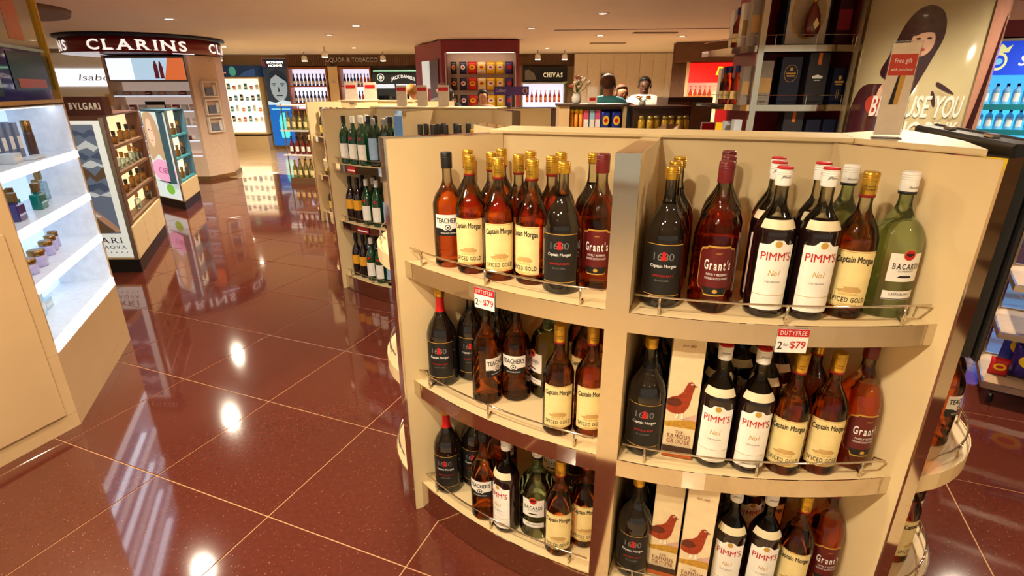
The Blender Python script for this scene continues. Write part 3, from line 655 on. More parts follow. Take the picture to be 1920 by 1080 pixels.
def shelf_tag(a, lev, m, w, label):
    x, y, _ = gpos(G2, a, arc(abs(a)) - .0025, 0); t = thing('shelf_tag', label, 'price tag', (x, y, ZS[lev] - .048), -TH + math.asin(a / RA))
    pbox('card', t, m, -w / 2, w / 2, -.0015, 0, 0, .045); pbox('print_band', t, print_w, -w * .4, w * .4, -.0022, -.0015, .012, .022)
shelf_tag(-.48, 0, red, .1, 'red shelf tag under the upper gin bottles')
shelf_tag(-.14, 0, M('blue_tag', (40, 60, 130), .4), .06, 'blue shelf tag under the upper vodka bottles')
shelf_tag(-.42, 1, dkred, .14, 'dark red shelf tag under the middle gin bottles')
bcard = thing('blue_card', 'blue and white card clipped to the post between gin and grey-capped bottles', 'card', gpos(G2, 0, -.006, 1.18), -TH)
pbox('card', bcard, print_w, -.035, .035, -.004, 0, 0, .2); pbox('blue_picture', bcard, M('blue_picture', (90, 130, 180), .4), -.033, .033, -.005, -.004, .07, .198)

# ================================================================== FACE FRAMES
class Face:
    """a vertical face: x to the viewer's right, -y towards the viewer, z up"""
    def __init__(s, A, B):
        s.o = Vector((A[0], A[1], 0)); d = Vector((B[0] - A[0], B[1] - A[1], 0)); s.len = d.length; d.normalize(); s.x = d; s.y = Vector((-d.y, d.x, 0)); s.rz = math.atan2(d.y, d.x)
    def w(s, x, y, z): return s.o + s.x * x + s.y * y + Vector((0, 0, z))
    def local(s, p): q = Vector((p[0], p[1], 0)) - s.o; return (q.dot(s.x), q.dot(s.y))
def poster_frame(parent, x0, x1, z0, z1, mat, y=0., t=.018, d=.02, loc=(0, 0, 0), rz=0.):
    part('frame', parent, mat, lambda bm: (bx(bm, x0 - t, x0, y - d, y, z0 - t, z1 + t), bx(bm, x1, x1 + t, y - d, y, z0 - t, z1 + t), bx(bm, x0, x1, y - d, y, z0 - t, z0), bx(bm, x0, x1, y - d, y, z1, z1 + t)), loc, rz)
# ------------------------------------------------------------------ lit perfume kiosk at the left
kf = Face((-2.135, 2.234), (-2.482, 3.079)); KL = 1.03
kiosk = thing('perfume_kiosk', 'beige kiosk with lit white perfume shelves, at the left edge', 'display kiosk', kf.o, kf.rz)
part('cabinet', kiosk, beigep, lambda bm: (prism(bm, [(0, 0), (KL, 0), (KL, .75), (-.3, 1.2), (-.905, .788)], .075, .385), prism(bm, [(0, .0), (KL, .0), (KL, .74), (-.3, 1.19), (-.905, .788)], .0, .0735)))
part('back_body', kiosk, beigep, lambda bm: prism(bm, [(0.0, .0), (.012, .0), (.012, .3), (KL - .012, .3), (KL - .012, .0), (KL, .0), (KL, .75), (-.3, 1.2), (-.905, .788)], .386, 1.475))
lf = (-.754, .657); lrz = math.atan2(-lf[1], -lf[0])
part('cupboard_door', kiosk, beigep, lambda bm: bx(bm, .05, 1.15, -.012, 0, .085, .98, .003), (lf[0] * 1.2, lf[1] * 1.2, 0), lrz)
part('yellow_display', kiosk, M('yellow_lit_glass', (196, 164, 20), emit=.5), lambda bm: bx(bm, .1, 1.13, -.008, 0, 1.02, 1.45), (lf[0] * 1.2, lf[1] * 1.2, 0), lrz)
pbox('lit_back', kiosk, M('kiosk_back_glow', (196, 222, 246), emit=.62), .013, KL - .013, .27, .299, .387, 1.474)
for x_ in (.0125, KL - .0165): pbox('side_liner', kiosk, M('liner_white', (236, 240, 246), .35), x_, x_ + .004, .004, .269, .387, 1.474)
pbox('top_liner', kiosk, M('liner_white', (236, 240, 246), .35), .017, KL - .017, .004, .269, 1.469, 1.4745)
for z in (.44, .72, .97, 1.22):
    sh = pbox('shelf', kiosk, M('kiosk_shelf', (226, 232, 240), .25), .013, KL - .013, .012, .268, z - .018, z)
    pbox('lit_edge', sh, lit, .013, KL - .013, -.004, .011, z - (.05 if z == .44 else .038), z + .0)
    if z > .45: pbox('light_strip', sh, M('strip_glow', (236, 244, 255), emit=3.), .03, KL - .03, .05, .08, z - .0225, z - .0185)
pbox('top_light', kiosk, M('strip_glow', (236, 244, 255), emit=3.), .03, KL - .03, .04, .08, 1.463, 1.4685)
pbox('poster_box', kiosk, dkbrown, 0, KL, .02, .3, 1.476, 2.34)
poster_frame(kiosk, .02, KL - .02, 1.5, 2.32, gold, .02, .018, .02)
navy = M('navy_poster', (36, 32, 150), .08, coat=1., noise=.3, scale=4); plum = M('plum_poster', (70, 44, 44), .08, coat=1.)
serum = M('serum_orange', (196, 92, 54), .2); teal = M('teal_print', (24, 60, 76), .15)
link('poster_print', poly_me([(0, rc(.02, KL - .02, 1.5, 2.32)), (1, rc(.02, KL - .02, 1.76, 2.32)), (0, [(.02, 1.74), (.5, 1.74), (.3, 2.32), (.02, 2.32)]), (2, [(.60, 1.78), (.78, 1.78), (.78, 1.98), (.75, 2.05), (.70, 2.1), (.66, 2.1), (.62, 2.05), (.60, 1.98)]), (3, rc(.655, .725, 2.1, 2.3)), (4, rc(.02, KL - .02, 1.735, 1.75)), (5, rc(.03, .36, 1.52, 1.7)), (5, rc(.5, KL - .03, 1.55, 1.72)), (6, ell(.3, 1.66, .05, .045, 20)), (4, rc(.1, .36, 1.56, 1.6)), (2, rc(.55, .9, 1.56, 1.6))], (navy, plum, serum, gold, M('pale_blue_bar', (170, 210, 226), .2), teal, M('pale_teal_reflection', (150, 190, 190), .2)), .0185), kiosk)  # low teal panels, disc and bars paint in a reflection of the shop
for s, z, hh in (('DOUBLE', 1.97, .04), ('SERUM', 1.915, .04)):
    link('poster_lettering', flat_text(s, hh, gold, .33, z, .012, .2, bold=.01), kiosk)
part('ceiling_canopy', ceiling, M('canopy_grey', (110, 88, 78), .6), lambda bm: lathe(bm, [(.9, CEIL - .06), (.92, CEIL)], 40), (-5.75, 6.25, 0))
# perfume bottles and boxes
PERF = {}
def perfume(loc, rz, w, d, h, gm, cm, label, group, cap=.35, round_=False, name='perfume_bottle'):
    key = (w, d, h, gm.name, cm.name, cap, round_)
    if key not in PERF:
        bm = bmesh.new(); hb = h * (1 - cap)
        if round_: lathe(bm, [(w * .45, 0), (w * .5, .003), (w * .5, hb * .86), (w * .42, hb)], 18)
        else: bx(bm, -w / 2, w / 2, -d / 2, d / 2, 0, hb * .88, .004); bx(bm, -w * .18, w * .18, -d * .22, d * .22, hb * .86, hb)
        g = fin(bm, 'bottle_body', mats=(gm,)); bm = bmesh.new()
        if round_: lathe(bm, [(w * .46, hb), (w * .47, hb + .002), (w * .47, h - .003), (w * .4, h)], 18)
        else: bx(bm, -w * .22, w * .22, -d * .3, d * .3, hb, h, .002)
        PERF[key] = (g, fin(bm, 'stopper', mats=(cm,)))
    t = thing(name, label, 'perfume', loc, rz, group); link('bottle_body', PERF[key][0], t); link('stopper', PERF[key][1], t); return t
BOXM = {}
def carton_box(loc, rz, w, d, h, m, label, group, band=None, name='product_box', cat='box'):
    key = (w, d, h, m.name, band.name if band else '')
    if key not in BOXM:
        bm = bmesh.new(); bx(bm, -w / 2, w / 2, -d / 2, d / 2, 0, h, .0015); a = fin(bm, 'box_body', mats=(m,)); bm = bmesh.new()
        bx(bm, -w * .46, w * .46, -d / 2 - .0012, -d / 2, h * .28, h * .62); BOXM[key] = (a, fin(bm, 'label_panel', mats=(band or grey_p,)))
    t = thing(name, label, cat, loc, rz, group); link('box_body', BOXM[key][0], t); link('label_panel', BOXM[key][1], t); return t
greyblue = M('greyblue_box', (120, 132, 156), .3); pale = M('pale_box', (214, 224, 232), .3); paleblue = M('paleblue_box', (176, 206, 222), .3)
purp = spirit('violet_glass', (120, 96, 176), .5); viol = M('violet_perfume', (62, 48, 110), .1, coat=.6, noise=0); grn = M('green_perfume', (22, 112, 104), .1, coat=.6, noise=0); gcap = M('bronze_cap', (146, 108, 58), .25, .8); paleg = spirit('pale_perfume', (212, 226, 226), .55); lilac = M('lilac_jar', (184, 178, 226), .15, coat=.5, noise=0)
r_ = kf.rz
for i, (x, y, w, d, h, m) in enumerate(((.12, .1, .1, .08, .07, paleblue), (.13, .18, .07, .06, .13, greyblue), (.27, .12, .06, .05, .1, pale), (.36, .16, .05, .05, .14, greyblue), (.44, .1, .09, .06, .045, pale), (.5, .18, .045, .045, .17, greyblue), (.56, .17, .045, .045, .175, greyblue), (.62, .16, .045, .045, .18, greyblue), (.68, .15, .045, .045, .175, greyblue), (.62, .07, .14, .05, .015, pale))):
    carton_box(kf.w(x, y, 1.2205), r_, w, d, h, m, f'grey-blue or pale skincare box, {ORD[i]} from the left, top lit kiosk shelf', 'skincare boxes on the top kiosk shelf', print_w)
perfume(kf.w(.78, .12, 1.2205), r_, .045, .045, .18, M('brown_bottle', (92, 62, 52), .2), gcap, 'tall brown bottle with gold band at the right end of the top lit kiosk shelf', 'perfumes on the kiosk', .3, True)
for i, (x, y, w, h, m, c) in enumerate(((.1, .2, .07, .14, paleg, pale), (.3, .09, .085, .13, viol, gcap), (.33, .2, .06, .15, paleg, pale), (.42, .17, .05, .13, paleg, gcap), (.48, .16, .05, .13, grn, gcap), (.6, .1, .085, .13, grn, gcap), (.74, .14, .07, .13, paleg, gcap), (.88, .17, .07, .17, paleg, gcap))):
    what = {viol.name: 'violet', grn.name: 'green', paleg.name: 'pale clear'}[m.name]
    perfume(kf.w(x, y, .9705), r_, w, .045, h, m, c, f'square {what} perfume bottle, {ORD[i]} from the left, second lit kiosk shelf', 'perfumes on the second kiosk shelf', .34)
for i, (x, y, w, h) in enumerate(((.1, .16, .04, .14), (.25, .1, .085, .075), (.38, .1, .075, .085), (.5, .13, .055, .06), (.6, .13, .065, .08), (.7, .14, .055, .085), (.78, .15, .05, .09))):
    perfume(kf.w(x, y, .7205), r_, w, w, h, lilac, gcap, f'round lilac cream jar with bronze lid, {ORD[i]} from the left, third lit kiosk shelf', 'cream jars on the third kiosk shelf', .33, True, 'cream_jar')
for i, (x, y, w, h) in enumerate(((.1, .14, .08, .07), (.3, .16, .06, .11), (.42, .18, .06, .12), (.55, .2, .09, .05))):
    carton_box(kf.w(x, y, .4405), r_, w, .05, h, paleblue, f'pale blue carton, {ORD[i]} from the left, lowest lit kiosk shelf', 'cartons on the lowest kiosk shelf', pale)

# ------------------------------------------------------------------ perfume stand with seascape poster
def stand(A, B0, B1, ht, label, name, postw, cab_z, shelves, back, edge, plinth_m, frame_m):
    f = Face(A, B0); g = Face(B0, B1)
    t = thing(name, label, 'display stand', Vector((B0[0], B0[1], 0)), 0)
    bl = Vector((A[0] - B0[0], A[1] - B0[1])); gl = Vector((B1[0] - B0[0], B1[1] - B0[1])); n = Vector((g.y.x, g.y.y))
    part('body', t, cream, lambda bm: prism(bm, [tuple(bl), (0, 0), tuple(gl), tuple(gl + n * .45), tuple(bl + Vector((f.y.x, f.y.y)) * .5)], .12, cab_z))
    part('plinth', t, plinth_m, lambda bm: prism(bm, [tuple(bl), (0, 0), tuple(gl), tuple(gl + n * .45), tuple(bl + Vector((f.y.x, f.y.y)) * .5)], 0, .119))
    part('upper_body', t, frame_m, lambda bm: prism(bm, [tuple(bl), (0, 0), tuple(gl * .075), tuple(gl * .075 + n * .13), tuple(gl * .97 + n * .13), tuple(gl * .97), tuple(gl), tuple(gl + n * .45), tuple(bl + Vector((f.y.x, f.y.y)) * .5)], cab_z + .001, ht))
    part('lit_back', t, back, lambda bm: bx(bm, .077 * g.len, g.len * .965, .118, .129, cab_z + .002, ht - .002), rz=g.rz)
    for z in shelves:
        s = part('shelf', t, edge, lambda bm: bx(bm, .077 * g.len, g.len * .965, .004, .117, z - .025, z), rz=g.rz)
    part('top_board', t, frame_m, lambda bm: prism(bm, [tuple(bl), (0, 0), tuple(gl), tuple(gl + n * .45), tuple(bl + Vector((f.y.x, f.y.y)) * .5)], ht, ht + .015))
    k = int(g.len / .42)
    for i in range(k): part('drawer_front', t, cream, lambda bm: bx(bm, i * g.len / k + .006, (i + 1) * g.len / k - .006, -.008, 0, .13, cab_z - .006, .002), rz=g.rz)
    return t, f, g
B0, B1 = (-3.344, 4.574), (-3.92, 5.895)
bv, bf, bg = stand((-4.14, 4.565), B0, B1, 1.335, 'perfume stand with a tall seascape poster and warm lit shelves', 'perfume_stand', .8, .42, (.443, .66, .87, 1.09), M('stand_back_glow', (255, 222, 166), emit=.95), brown, black, M('stand_frame', (96, 60, 48), .4))
px0, px1 = -.76, -.04
P = lambda x: x
xa, xb = px0 + .03, px1 - .06
sea = [(0, rc(px0, px1, .14, 1.31)), (1, rc(xa, xb, .36, 1.28))]
for zc, th_, m_ in ((1.2, .05, 2), (1.1, .06, 3), (1.02, .05, 2), (.95, .05, 3), (.86, .09, 4), (.76, .06, 2), (.7, .035, 3)):
    up_ = [(xa + (xb - xa) * k / 14, zc + th_ * (.5 + .5 * math.sin(k * 1.7 + zc * 40)) * .9) for k in range(15)]; lo_ = [(xa + (xb - xa) * k / 14, zc - th_ * (.3 + .3 * math.sin(k * 2.3 + zc * 20))) for k in range(15)]
    sea.append((m_, lo_ + up_[::-1]))
sea += [(5, chaikin([(xa + .02, .7), (-.5, .66), (-.3, .6), (xb - .05, .46), (xb, .4), (xb, .365), (-.45, .365), (-.6, .5), (xa + .02, .55)])), (4, chaikin([(-.52, .54), (-.3, .53), (xb - .12, .45), (xb - .04, .38), (xb - .04, .365), (-.5, .365), (-.56, .45)])), (3, chaikin([(-.5, .585), (-.32, .565), (-.2, .5), (-.3, .515), (-.45, .54)]))]
link('poster_print', poly_me(sea, (M('poster_paper', (206, 212, 206), emit=.6), M('poster_sea', (92, 104, 122), emit=.5), M('poster_sea_dark', (64, 76, 98), emit=.5), M('poster_foam', (176, 186, 190), emit=.5), M('poster_rock', (84, 66, 50), emit=.5), M('poster_skin', (160, 122, 98), emit=.5)), -.003), bv, rz=bf.rz)
for s, z, hh, w, x in (('BVLGARI', .3, .05, .52, -.36), ('AQVA', .235, .035, .2, -.18), ('. . . . .', .19, .008, .2, -.18)):
    link('poster_lettering', flat_text(s, hh, print_k, x, z, -.0078, w, serif=s.isupper()), bv, rz=bf.rz)
for xa, xb in ((-.035, -.002), (-.79, -.77)): part('poster_trim', bv, steel, lambda bm: bx(bm, xa, xb, -.012, -.001, .12, 1.335), rz=bf.rz)
sg = thing('brand_sign', 'small dark brown block sign with white letters on the perfume stand', 'sign', bf.w(.63, .09, 1.3505), bf.rz - rad(4))
pbox('sign_block', sg, M('sign_brown', (84, 44, 40), .35), -.17, .17, -.04, .04, 0, .145)
pbox('sign_end', sg, teal, -.2, -.171, -.04, .05, 0, .145)
link('lettering', flat_text('BVLGARI', .055, print_w, 0.01, .072, -.041, .27, bold=.03, serif=True, th=.004), sg)
gw = [gcap, M('dark_perfume', (52, 32, 26), .1, coat=.5, noise=0), M('honey_perfume', (214, 160, 80), .12, coat=.5, noise=0), paleg]
k = 0
for z, lst in ((1.0905, 5), (.8705, 7), (.6605, 5), (.4435, 3)):
    nm = {1.0905: 'top', .8705: 'second', .6605: 'third', .4435: 'lowest'}[z]
    for i in range(lst):
        x = .2 + i * (bg.len - .34) / max(lst - 1, 1); m = gw[(k * 3 + i) % 4]; k += 1
        perfume(bg.w(x, .06, z), bg.rz, .07, .045, .11 + .03 * ((i * 7 + k) % 3), m, gcap if m is not gcap else black, f'small amber-toned perfume, {ORD[i]} from the front, {nm} shelf of the seascape stand', 'perfumes on the seascape stand', .35)

# ------------------------------------------------------------------ stand with the woman poster
W0, W1, WL = (-4.43, 7.171), (-4.70, 8.038), (-5.03, 7.594)
wk, wf, wg = stand(WL, W0, W1, 1.285, 'perfume stand with a blonde woman poster, in front of the red letter sign', 'perfume_stand', .8, .36, (.385, .68, .97), M('stand_back_cool', (246, 232, 200), emit=.9), M('turquoise_edge', (60, 150, 170), .3), black, M('stand_frame_blue', (70, 110, 132), .4))
wx = -wf.len
hair_b = M('poster_blonde', (186, 158, 122), emit=.55); skinp = M('poster_face', (226, 190, 166), emit=.6); pinkp = M('poster_pink', (222, 160, 196), emit=.6); greenp = M('poster_green', (126, 190, 66), emit=.55)
link('poster_print', poly_me([(m_, p_ if k_ == 0 else chaikin(p_)) for k_, (m_, p_) in enumerate([(0, rc(wx + .02, -.02, .13, 1.27)), (1, [(wx + .1, 1.27), (wx + .32, 1.27), (wx + .45, 1.05), (wx + .52, .72), (wx + .4, .62), (wx + .3, .75), (wx + .1, .62), (wx + .02, .66), (wx + .02, 1.2)]), (2, [(wx + .1, 1.16), (wx + .22, 1.2), (wx + .3, 1.05), (wx + .28, .88), (wx + .2, .8), (wx + .12, .86), (wx + .08, 1.0)]), (1, [(wx + .22, 1.2), (wx + .34, 1.1), (wx + .34, .8), (wx + .29, .9)]), (3, [(wx + .02, .6), (wx + .3, .68), (-.05, .56), (-.05, .4), (wx + .3, .34), (wx + .02, .42)]), (5, ell(wx + .155, 1.04, .02, .008, 10)), (5, ell(wx + .24, 1.03, .018, .008, 10)), (6, ell(wx + .18, .9, .03, .01, 10)), (4, ell(wx + .42, .26, .12, .07, 20)), (0, ell(wx + .2, .27, .1, .06, 20))])], (M('poster_sky', (206, 220, 220), emit=.6), hair_b, skinp, pinkp, greenp, M('poster_eye', (60, 50, 50), emit=.3), M('poster_lip', (190, 96, 96), emit=.5)), -.003), wk, rz=wf.rz)
link('poster_lettering', flat_text('CIEL', .07, M('magenta_print', (190, 60, 150), .5), wx + .36, .51, -.0085, .32), wk, rz=wf.rz)
part('poster_trim', wk, steel, lambda bm: (bx(bm, -.018, -.001, -.012, -.001, .12, 1.285)), rz=wf.rz)
for z, n_, nm in ((.9705, 3, 'top'), (.6805, 3, 'middle'), (.3855, 3, 'lowest')):
    for i in range(n_):
        perfume(wg.w(.16 + i * .27, .06, z), wg.rz, .07, .05, .13 + .02 * i, gw[(i + n_) % 4], gcap, f'small perfume, {ORD[i]} from the front, {nm} shelf of the blonde poster stand', 'perfumes on the blonde poster stand', .35)

# ------------------------------------------------------------------ round cosmetics kiosk with the red letter sign
cc = (-6.4, 10.2); CR = 1.19; FY = -.45
ck = thing('cosmetics_kiosk', 'round cosmetics kiosk under a red canopy sign with large white letters', 'display kiosk', (cc[0], cc[1], 0))
FX0, FX1 = -.5, .94
plan = [(FX0, FY), (FX1, FY), (FX1 + .18, .1), (FX1, .7), (FX0, .7), (FX0 - .22, .1)]
pinkw = M('kiosk_pinkish', (222, 196, 172), .4)
part('base', ck, pinkw, lambda bm: prism(bm, plan, .07, .42)); part('plinth', ck, M('brass_plinth', (150, 120, 80), .3, .6), lambda bm: prism(bm, [(x * 1.02, y * 1.02) for x, y in plan], 0, .07))
part('core', ck, pinkw, lambda bm: prism(bm, [(FX0, FY), (FX0 + .05, FY), (FX0 + .05, FY + .3), (FX1 - .05, FY + .3), (FX1 - .05, FY), (FX1, FY), (FX1 + .18, .1), (FX1, .7), (FX0, .7), (FX0 - .22, .1)], .421, 2.09))
part('lightbox', ck, M('lightbox_frame', (120, 104, 96), .4), lambda bm: bx(bm, FX0 + .051, FX1 - .051, FY - .005, FY + .29, 1.68, 2.06))
orange_p = M('lightbox_orange', (214, 110, 60), emit=.7)
lb0, lb1 = FX0 + .07, FX1 - .07; lbw = lb1 - lb0
link('lightbox_print', poly_me([(0, rc(lb0, lb1, 1.7, 2.04)), (1, rc(lb0 + .33 * lbw, lb1, 1.7, 2.04)), (2, [(lb0 + .72 * lbw, 1.7), (lb1, 1.7), (lb1, 2.04), (lb0 + .8 * lbw, 2.04)]), (3, [(lb0 + .6 * lbw, 1.72), (lb0 + .655 * lbw, 1.72), (lb0 + .655 * lbw, 1.92), (lb0 + .635 * lbw, 2.0), (lb0 + .62 * lbw, 2.0), (lb0 + .6 * lbw, 1.92)]), (3, [(lb0 + .67 * lbw, 1.72), (lb0 + .72 * lbw, 1.72), (lb0 + .72 * lbw, 1.9), (lb0 + .7 * lbw, 1.99), (lb0 + .685 * lbw, 1.99), (lb0 + .67 * lbw, 1.9)])], (M('lightbox_white', (226, 238, 250), emit=.95), M('lightbox_blue', (170, 200, 220), emit=.85), orange_p, M('lightbox_bottle', (110, 40, 44), emit=.4)), FY - .006), ck)
for z in (.42, .68, .93, 1.18, 1.43):
    s = pbox('shelf', ck, pinkw, FX0 + .051, FX1 - .051, FY + .005, FY + .295, z, z + .022); pbox('lit_edge', s, litc, FX0 + .06, FX1 - .06, FY, FY + .004, z + .002, z + .02)
pbox('lit_back', ck, M('kiosk_back_pink', (226, 204, 190), emit=.3), FX0 + .051, FX1 - .051, FY + .296, FY + .2999, .45, 1.67)
part('side_banner', ck, M('red_banner', (176, 24, 28), .4), lambda bm: bx(bm, .02, .14, -.015, -.001, 1.42, 2.08), (FX0 - .22, .1, 0), math.atan2(FY - .1, .22))
part('canopy', ck, M('canopy_red', (128, 30, 30), .35, coat=.4), lambda bm: (lathe(bm, [(CR, 2.1), (CR, 2.32)], 56)))
part('canopy_top', ck, M('canopy_dark', (24, 28, 52), .35), lambda bm: lathe(bm, [(CR + .02, 2.321), (CR + .07, 2.35), (CR + .06, 2.372)], 56))
part('canopy_light', ck, lit, lambda bm: [bx(bm, -.16, .16, -.02, .02, 2.092, 2.0995) for _ in (0,)], (FX1 + .02, -.55, 0), .9)
for q in range(4):
    bm = bmesh.new(); wrap_text(bm, 'CLARINS', .155, 2.205, lambda th, z: CR, 1.42, eps=.008, serif=True, bold=.022)
    link('letters', fin(bm, 'letters', mats=(M('sign_white', (250, 246, 236), emit=.75),)), ck, rz=q * PI / 2 + rad(27))
# acrylic leaflet holders on the right flank
hr = math.atan2(.1 - FY, .18)
for i, z in enumerate((1.42, 1.12, .82)):
    h = thing('leaflet_holder', f'white leaflet holder on the right flank of the round kiosk, {ORD[i]} from the top', 'leaflet holder', (cc[0] + FX1 + .1, cc[1] + FY + .28, z), hr, 'leaflet holders of the round kiosk')
    poster_frame(h, -.12, .16, .02, .24, white, -.002, .02, .05)
    pbox('leaflet', h, greyblue, -.06, .1, -.02, -.004, .03, .16); pbox('leaflet', h, print_w, .1, .17, -.02, -.004, .03, .2)
for zi, (z, n_, cat) in enumerate(((1.4525, 11, 0), (1.2025, 9, 1), (.9525, 8, 0), (.7025, 7, 1))):
    for i in range(n_):
        m = [pale, M('cream_box', (232, 214, 200), .4), M('rose_box', (214, 170, 160), .4), burg, pale][(i * 2 + zi) % 5]
        carton_box((cc[0] + FX0 + .12 + i * (FX1 - FX0 - .24) / (n_ - 1), cc[1] + FY + .12, z), 0, .085, .08, .07 + .05 * ((i * 3 + zi) % 3) / 2, m, f'small cosmetics box, {ORD[i]} from the left, {ORD[zi]} shelf of the round kiosk', 'cosmetics boxes on the round kiosk', print_w)
bl_ = carton_box((cc[0] + .22, cc[1] + FY + .03, 1.2025), 0, .34, .012, .15, black, 'black and white card sign on the second shelf of the round kiosk', None, print_w, 'card_sign', 'card')

# ================================================================== TV PANEL AND SIGN ON THE NEAR GONDOLA
gl = lambda x, y, z: (G1[0] + x * pe_[0] + (y + DC) * ax_[0], G1[1] + x * pe_[1] + (y + DC) * ax_[1], z)
tv = thing('screen_panel', 'black flat screen hung on the right side of the near gondola', 'screen', gl(AW + .03, -.33, 0), -TH)
part('housing', tv, black, lambda bm: bx(bm, .0, .05, 0, .68, .93, 1.435, .006))
part('bezel', tv, M('bezel_black', (26, 25, 26), .25), lambda bm: bx(bm, .05, .064, -.004, .684, .925, 1.44, .004))
part('glass', tv, blackg, lambda bm: bx(bm, .0641, .067, .03, .65, .96, 1.41))
for y in (.15, .42): part('mounting_clip', tv, steel, lambda bm: bx(bm, .012, .03, y, y + .05, 1.4352, 1.445, .002))
part('side_cap', [o for o in COL.objects if o.name == 'bottle_gondola'][0], cream, lambda bm: prism(bm, [(CW + .013, -CH - .005), (AW - .01, -SY + .03), (AW + .02, -.1), (AW + .02, .1), (AW - .01, SY - .03), (CW + .013, CH + .005)], ZT - .006, ZT + .012))
cs = thing('gift_card_stand', 'clear acrylic stand with a red-headed gift card on the near gondola top', 'sign', gl(.6, -.09, ZT + .0125), -TH + rad(-6))
part('acrylic', cs, acryl, lambda bm: (bx(bm, -.032, .032, -.003, .003, .003, .235), bx(bm, -.032, .032, -.03, .03, 0, .003)))
pbox('card', cs, M('card_paper', (222, 206, 184), .5), -.0295, .0295, -.0042, -.0032, .01, .23)
pbox('red_header', cs, M('card_red', (196, 62, 44), .5), -.028, .028, -.0048, -.0042, .155, .205)
link('header_lettering', flat_text('Free gift', .014, print_w, 0, .188, -.0052, .036), cs); link('header_lettering', flat_text('with purchase', .009, print_w, 0, .168, -.0052, .046), cs)
link('card_picture', poly_me([(0, [(-.012, .085), (.008, .085), (.012, .155), (.0, .155)]), (1, [(-.012, .085), (-.002, .085), (.0, .155), (-.004, .155)])], (goldp, print_k), -.0046), cs)

# ================================================================== BURGUNDY WHISKY SHELVES
ws = thing('whisky_shelving', 'tall burgundy shelving with chrome edges holding boxed whisky, beside the pillar', 'shelving', (1.80, 4.2, 0))
part('back_core', ws, burg, lambda bm: prism(bm, [(.08, .42), (.84, .42), (.84, .9), (.16, .9)], 0, CEIL - .002))
part('divider_panel', ws, burg, lambda bm: prism(bm, [(-.016, .01), (.016, .0), (.11, .44), (.08, .46)], 0, CEIL - .002))
part('divider_post', ws, chrome, lambda bm: bx(bm, -.022, .022, -.012, .009, 0, CEIL - .002))
part('end_panel', ws, burg, lambda bm: bx(bm, .74, .78, -.02, .42, 0, CEIL - .002)); part('end_post', ws, M('bronze_post', (120, 98, 62), .25, .7), lambda bm: bx(bm, .735, .8, -.045, -.0205, 0, CEIL - .002))
wsz = (.2, .61, 1.02, 1.425, 1.83)
fr = [(.0 + .74 * k / 8, -.05 * math.sin(PI * k / 8)) for k in range(9)]
lfp = [(-.17 * math.sin(PI / 2 * k / 8) - .0, .0 + .75 * (1 - math.cos(PI / 2 * k / 8))) for k in range(9)]
for z in wsz:
    s = part('shelf', ws, M('shelf_burgundy', (120, 46, 44), .35), lambda bm: (prism(bm, fr + [(.74, .415), (.1, .415)], z - .03, z)))
    part('fascia', s, chrome, lambda bm: sheet(bm, [(x, y - .004) for x, y in fr], z - .04, z + .003, .003))
    part('guard_rail', s, chrome, lambda bm: (tube(bm, [(x, y + .01, z + .07) for x, y in fr], .003), [tube(bm, [(fr[i][0], fr[i][1] + .01, z), (fr[i][0], fr[i][1] + .01, z + .07)], .003) for i in (1, 4, 7)]))
    s2 = part('shelf', ws, M('shelf_burgundy', (120, 46, 44), .35), lambda bm: prism(bm, lfp + [(.14, .8), (.06, .45)], z - .03, z))
    part('fascia', s2, chrome, lambda bm: sheet(bm, [(x - .004, y) for x, y in lfp][::-1], z - .04, z + .003, .003))
    part('guard_rail', s2, chrome, lambda bm: tube(bm, [(x + .012, y + .012, z + .07) for x, y in lfp], .003))
navb = M('navy_carton', (24, 28, 50), .35); anth = M('anthracite_carton', (46, 44, 48), .35); grypr = M('silver_carton', (150, 140, 128), .3)
def wbox(x, y, z, w, d, h, m, label, band, tab=None, text=None):
    t = carton_box((1.8 + x, 4.2 + y, z + .0005), 0, w, d, h, m, label, 'boxed whiskies on the burgundy shelving', band, 'whisky_carton', 'carton')
    if tab: pbox('tab', t, tab, -.012, .012, -d / 2 - .002, -d / 2, h * .78, h + .0005)
    if text: link('lettering', flat_text(text, .012, goldp, 0, h * .55, -d / 2 - .0026, w * .7), t)
wbox(.1, .12, 1.425, .1, .09, .31, grypr, 'silver patterned whisky carton beside the chrome post, middle visible shelf', tan_p)
wbox(.27, .1, 1.425, .15, .1, .335, navb, 'wide navy whisky carton with an oval emblem, middle visible shelf', navb)
wbox(.47, .1, 1.425, .15, .1, .36, anth, 'tall anthracite carton with an orange tab, middle visible shelf', anth, M('orange_tab', (222, 116, 30), .5))
wbox(.655, .12, 1.425, .1, .09, .26, navb, 'small dark carton with gold print, right end of the middle visible shelf', navb)
e_ = [o for o in COL.objects if o.get('label', '').startswith('wide navy whisky carton')][0]
link('emblem', poly_me([(0, ell(0, .22, .05, .06, 24)), (1, ell(0, .22, .047, .057, 24)), (0, ell(0, .25, .012, .012, 12)), (0, rc(-.035, .035, .215, .225)), (0, rc(-.03, .03, .198, .208))], (goldp, navb), -.0525), e_)
e_ = [o for o in COL.objects if o.get('label', '').startswith('tall anthracite')][0]
link('emblem', poly_me([(0, [(-.035, .185), (.035, .185), (.04, .2), (.0, .212), (-.04, .2)]), (0, rc(-.022, .022, .17, .175))], (print_w,), -.0525), e_)
e_ = [o for o in COL.objects if o.get('label', '').startswith('small dark carton')][0]
link('emblem', poly_me([(0, ell(0, .19, .012, .016, 12)), (0, rc(-.035, .035, .155, .168)), (0, rc(-.025, .025, .14, .148)), (0, rc(-.008, -.005, .04, .11)), (0, rc(.005, .008, .04, .11))], (goldp,), -.0475), e_)
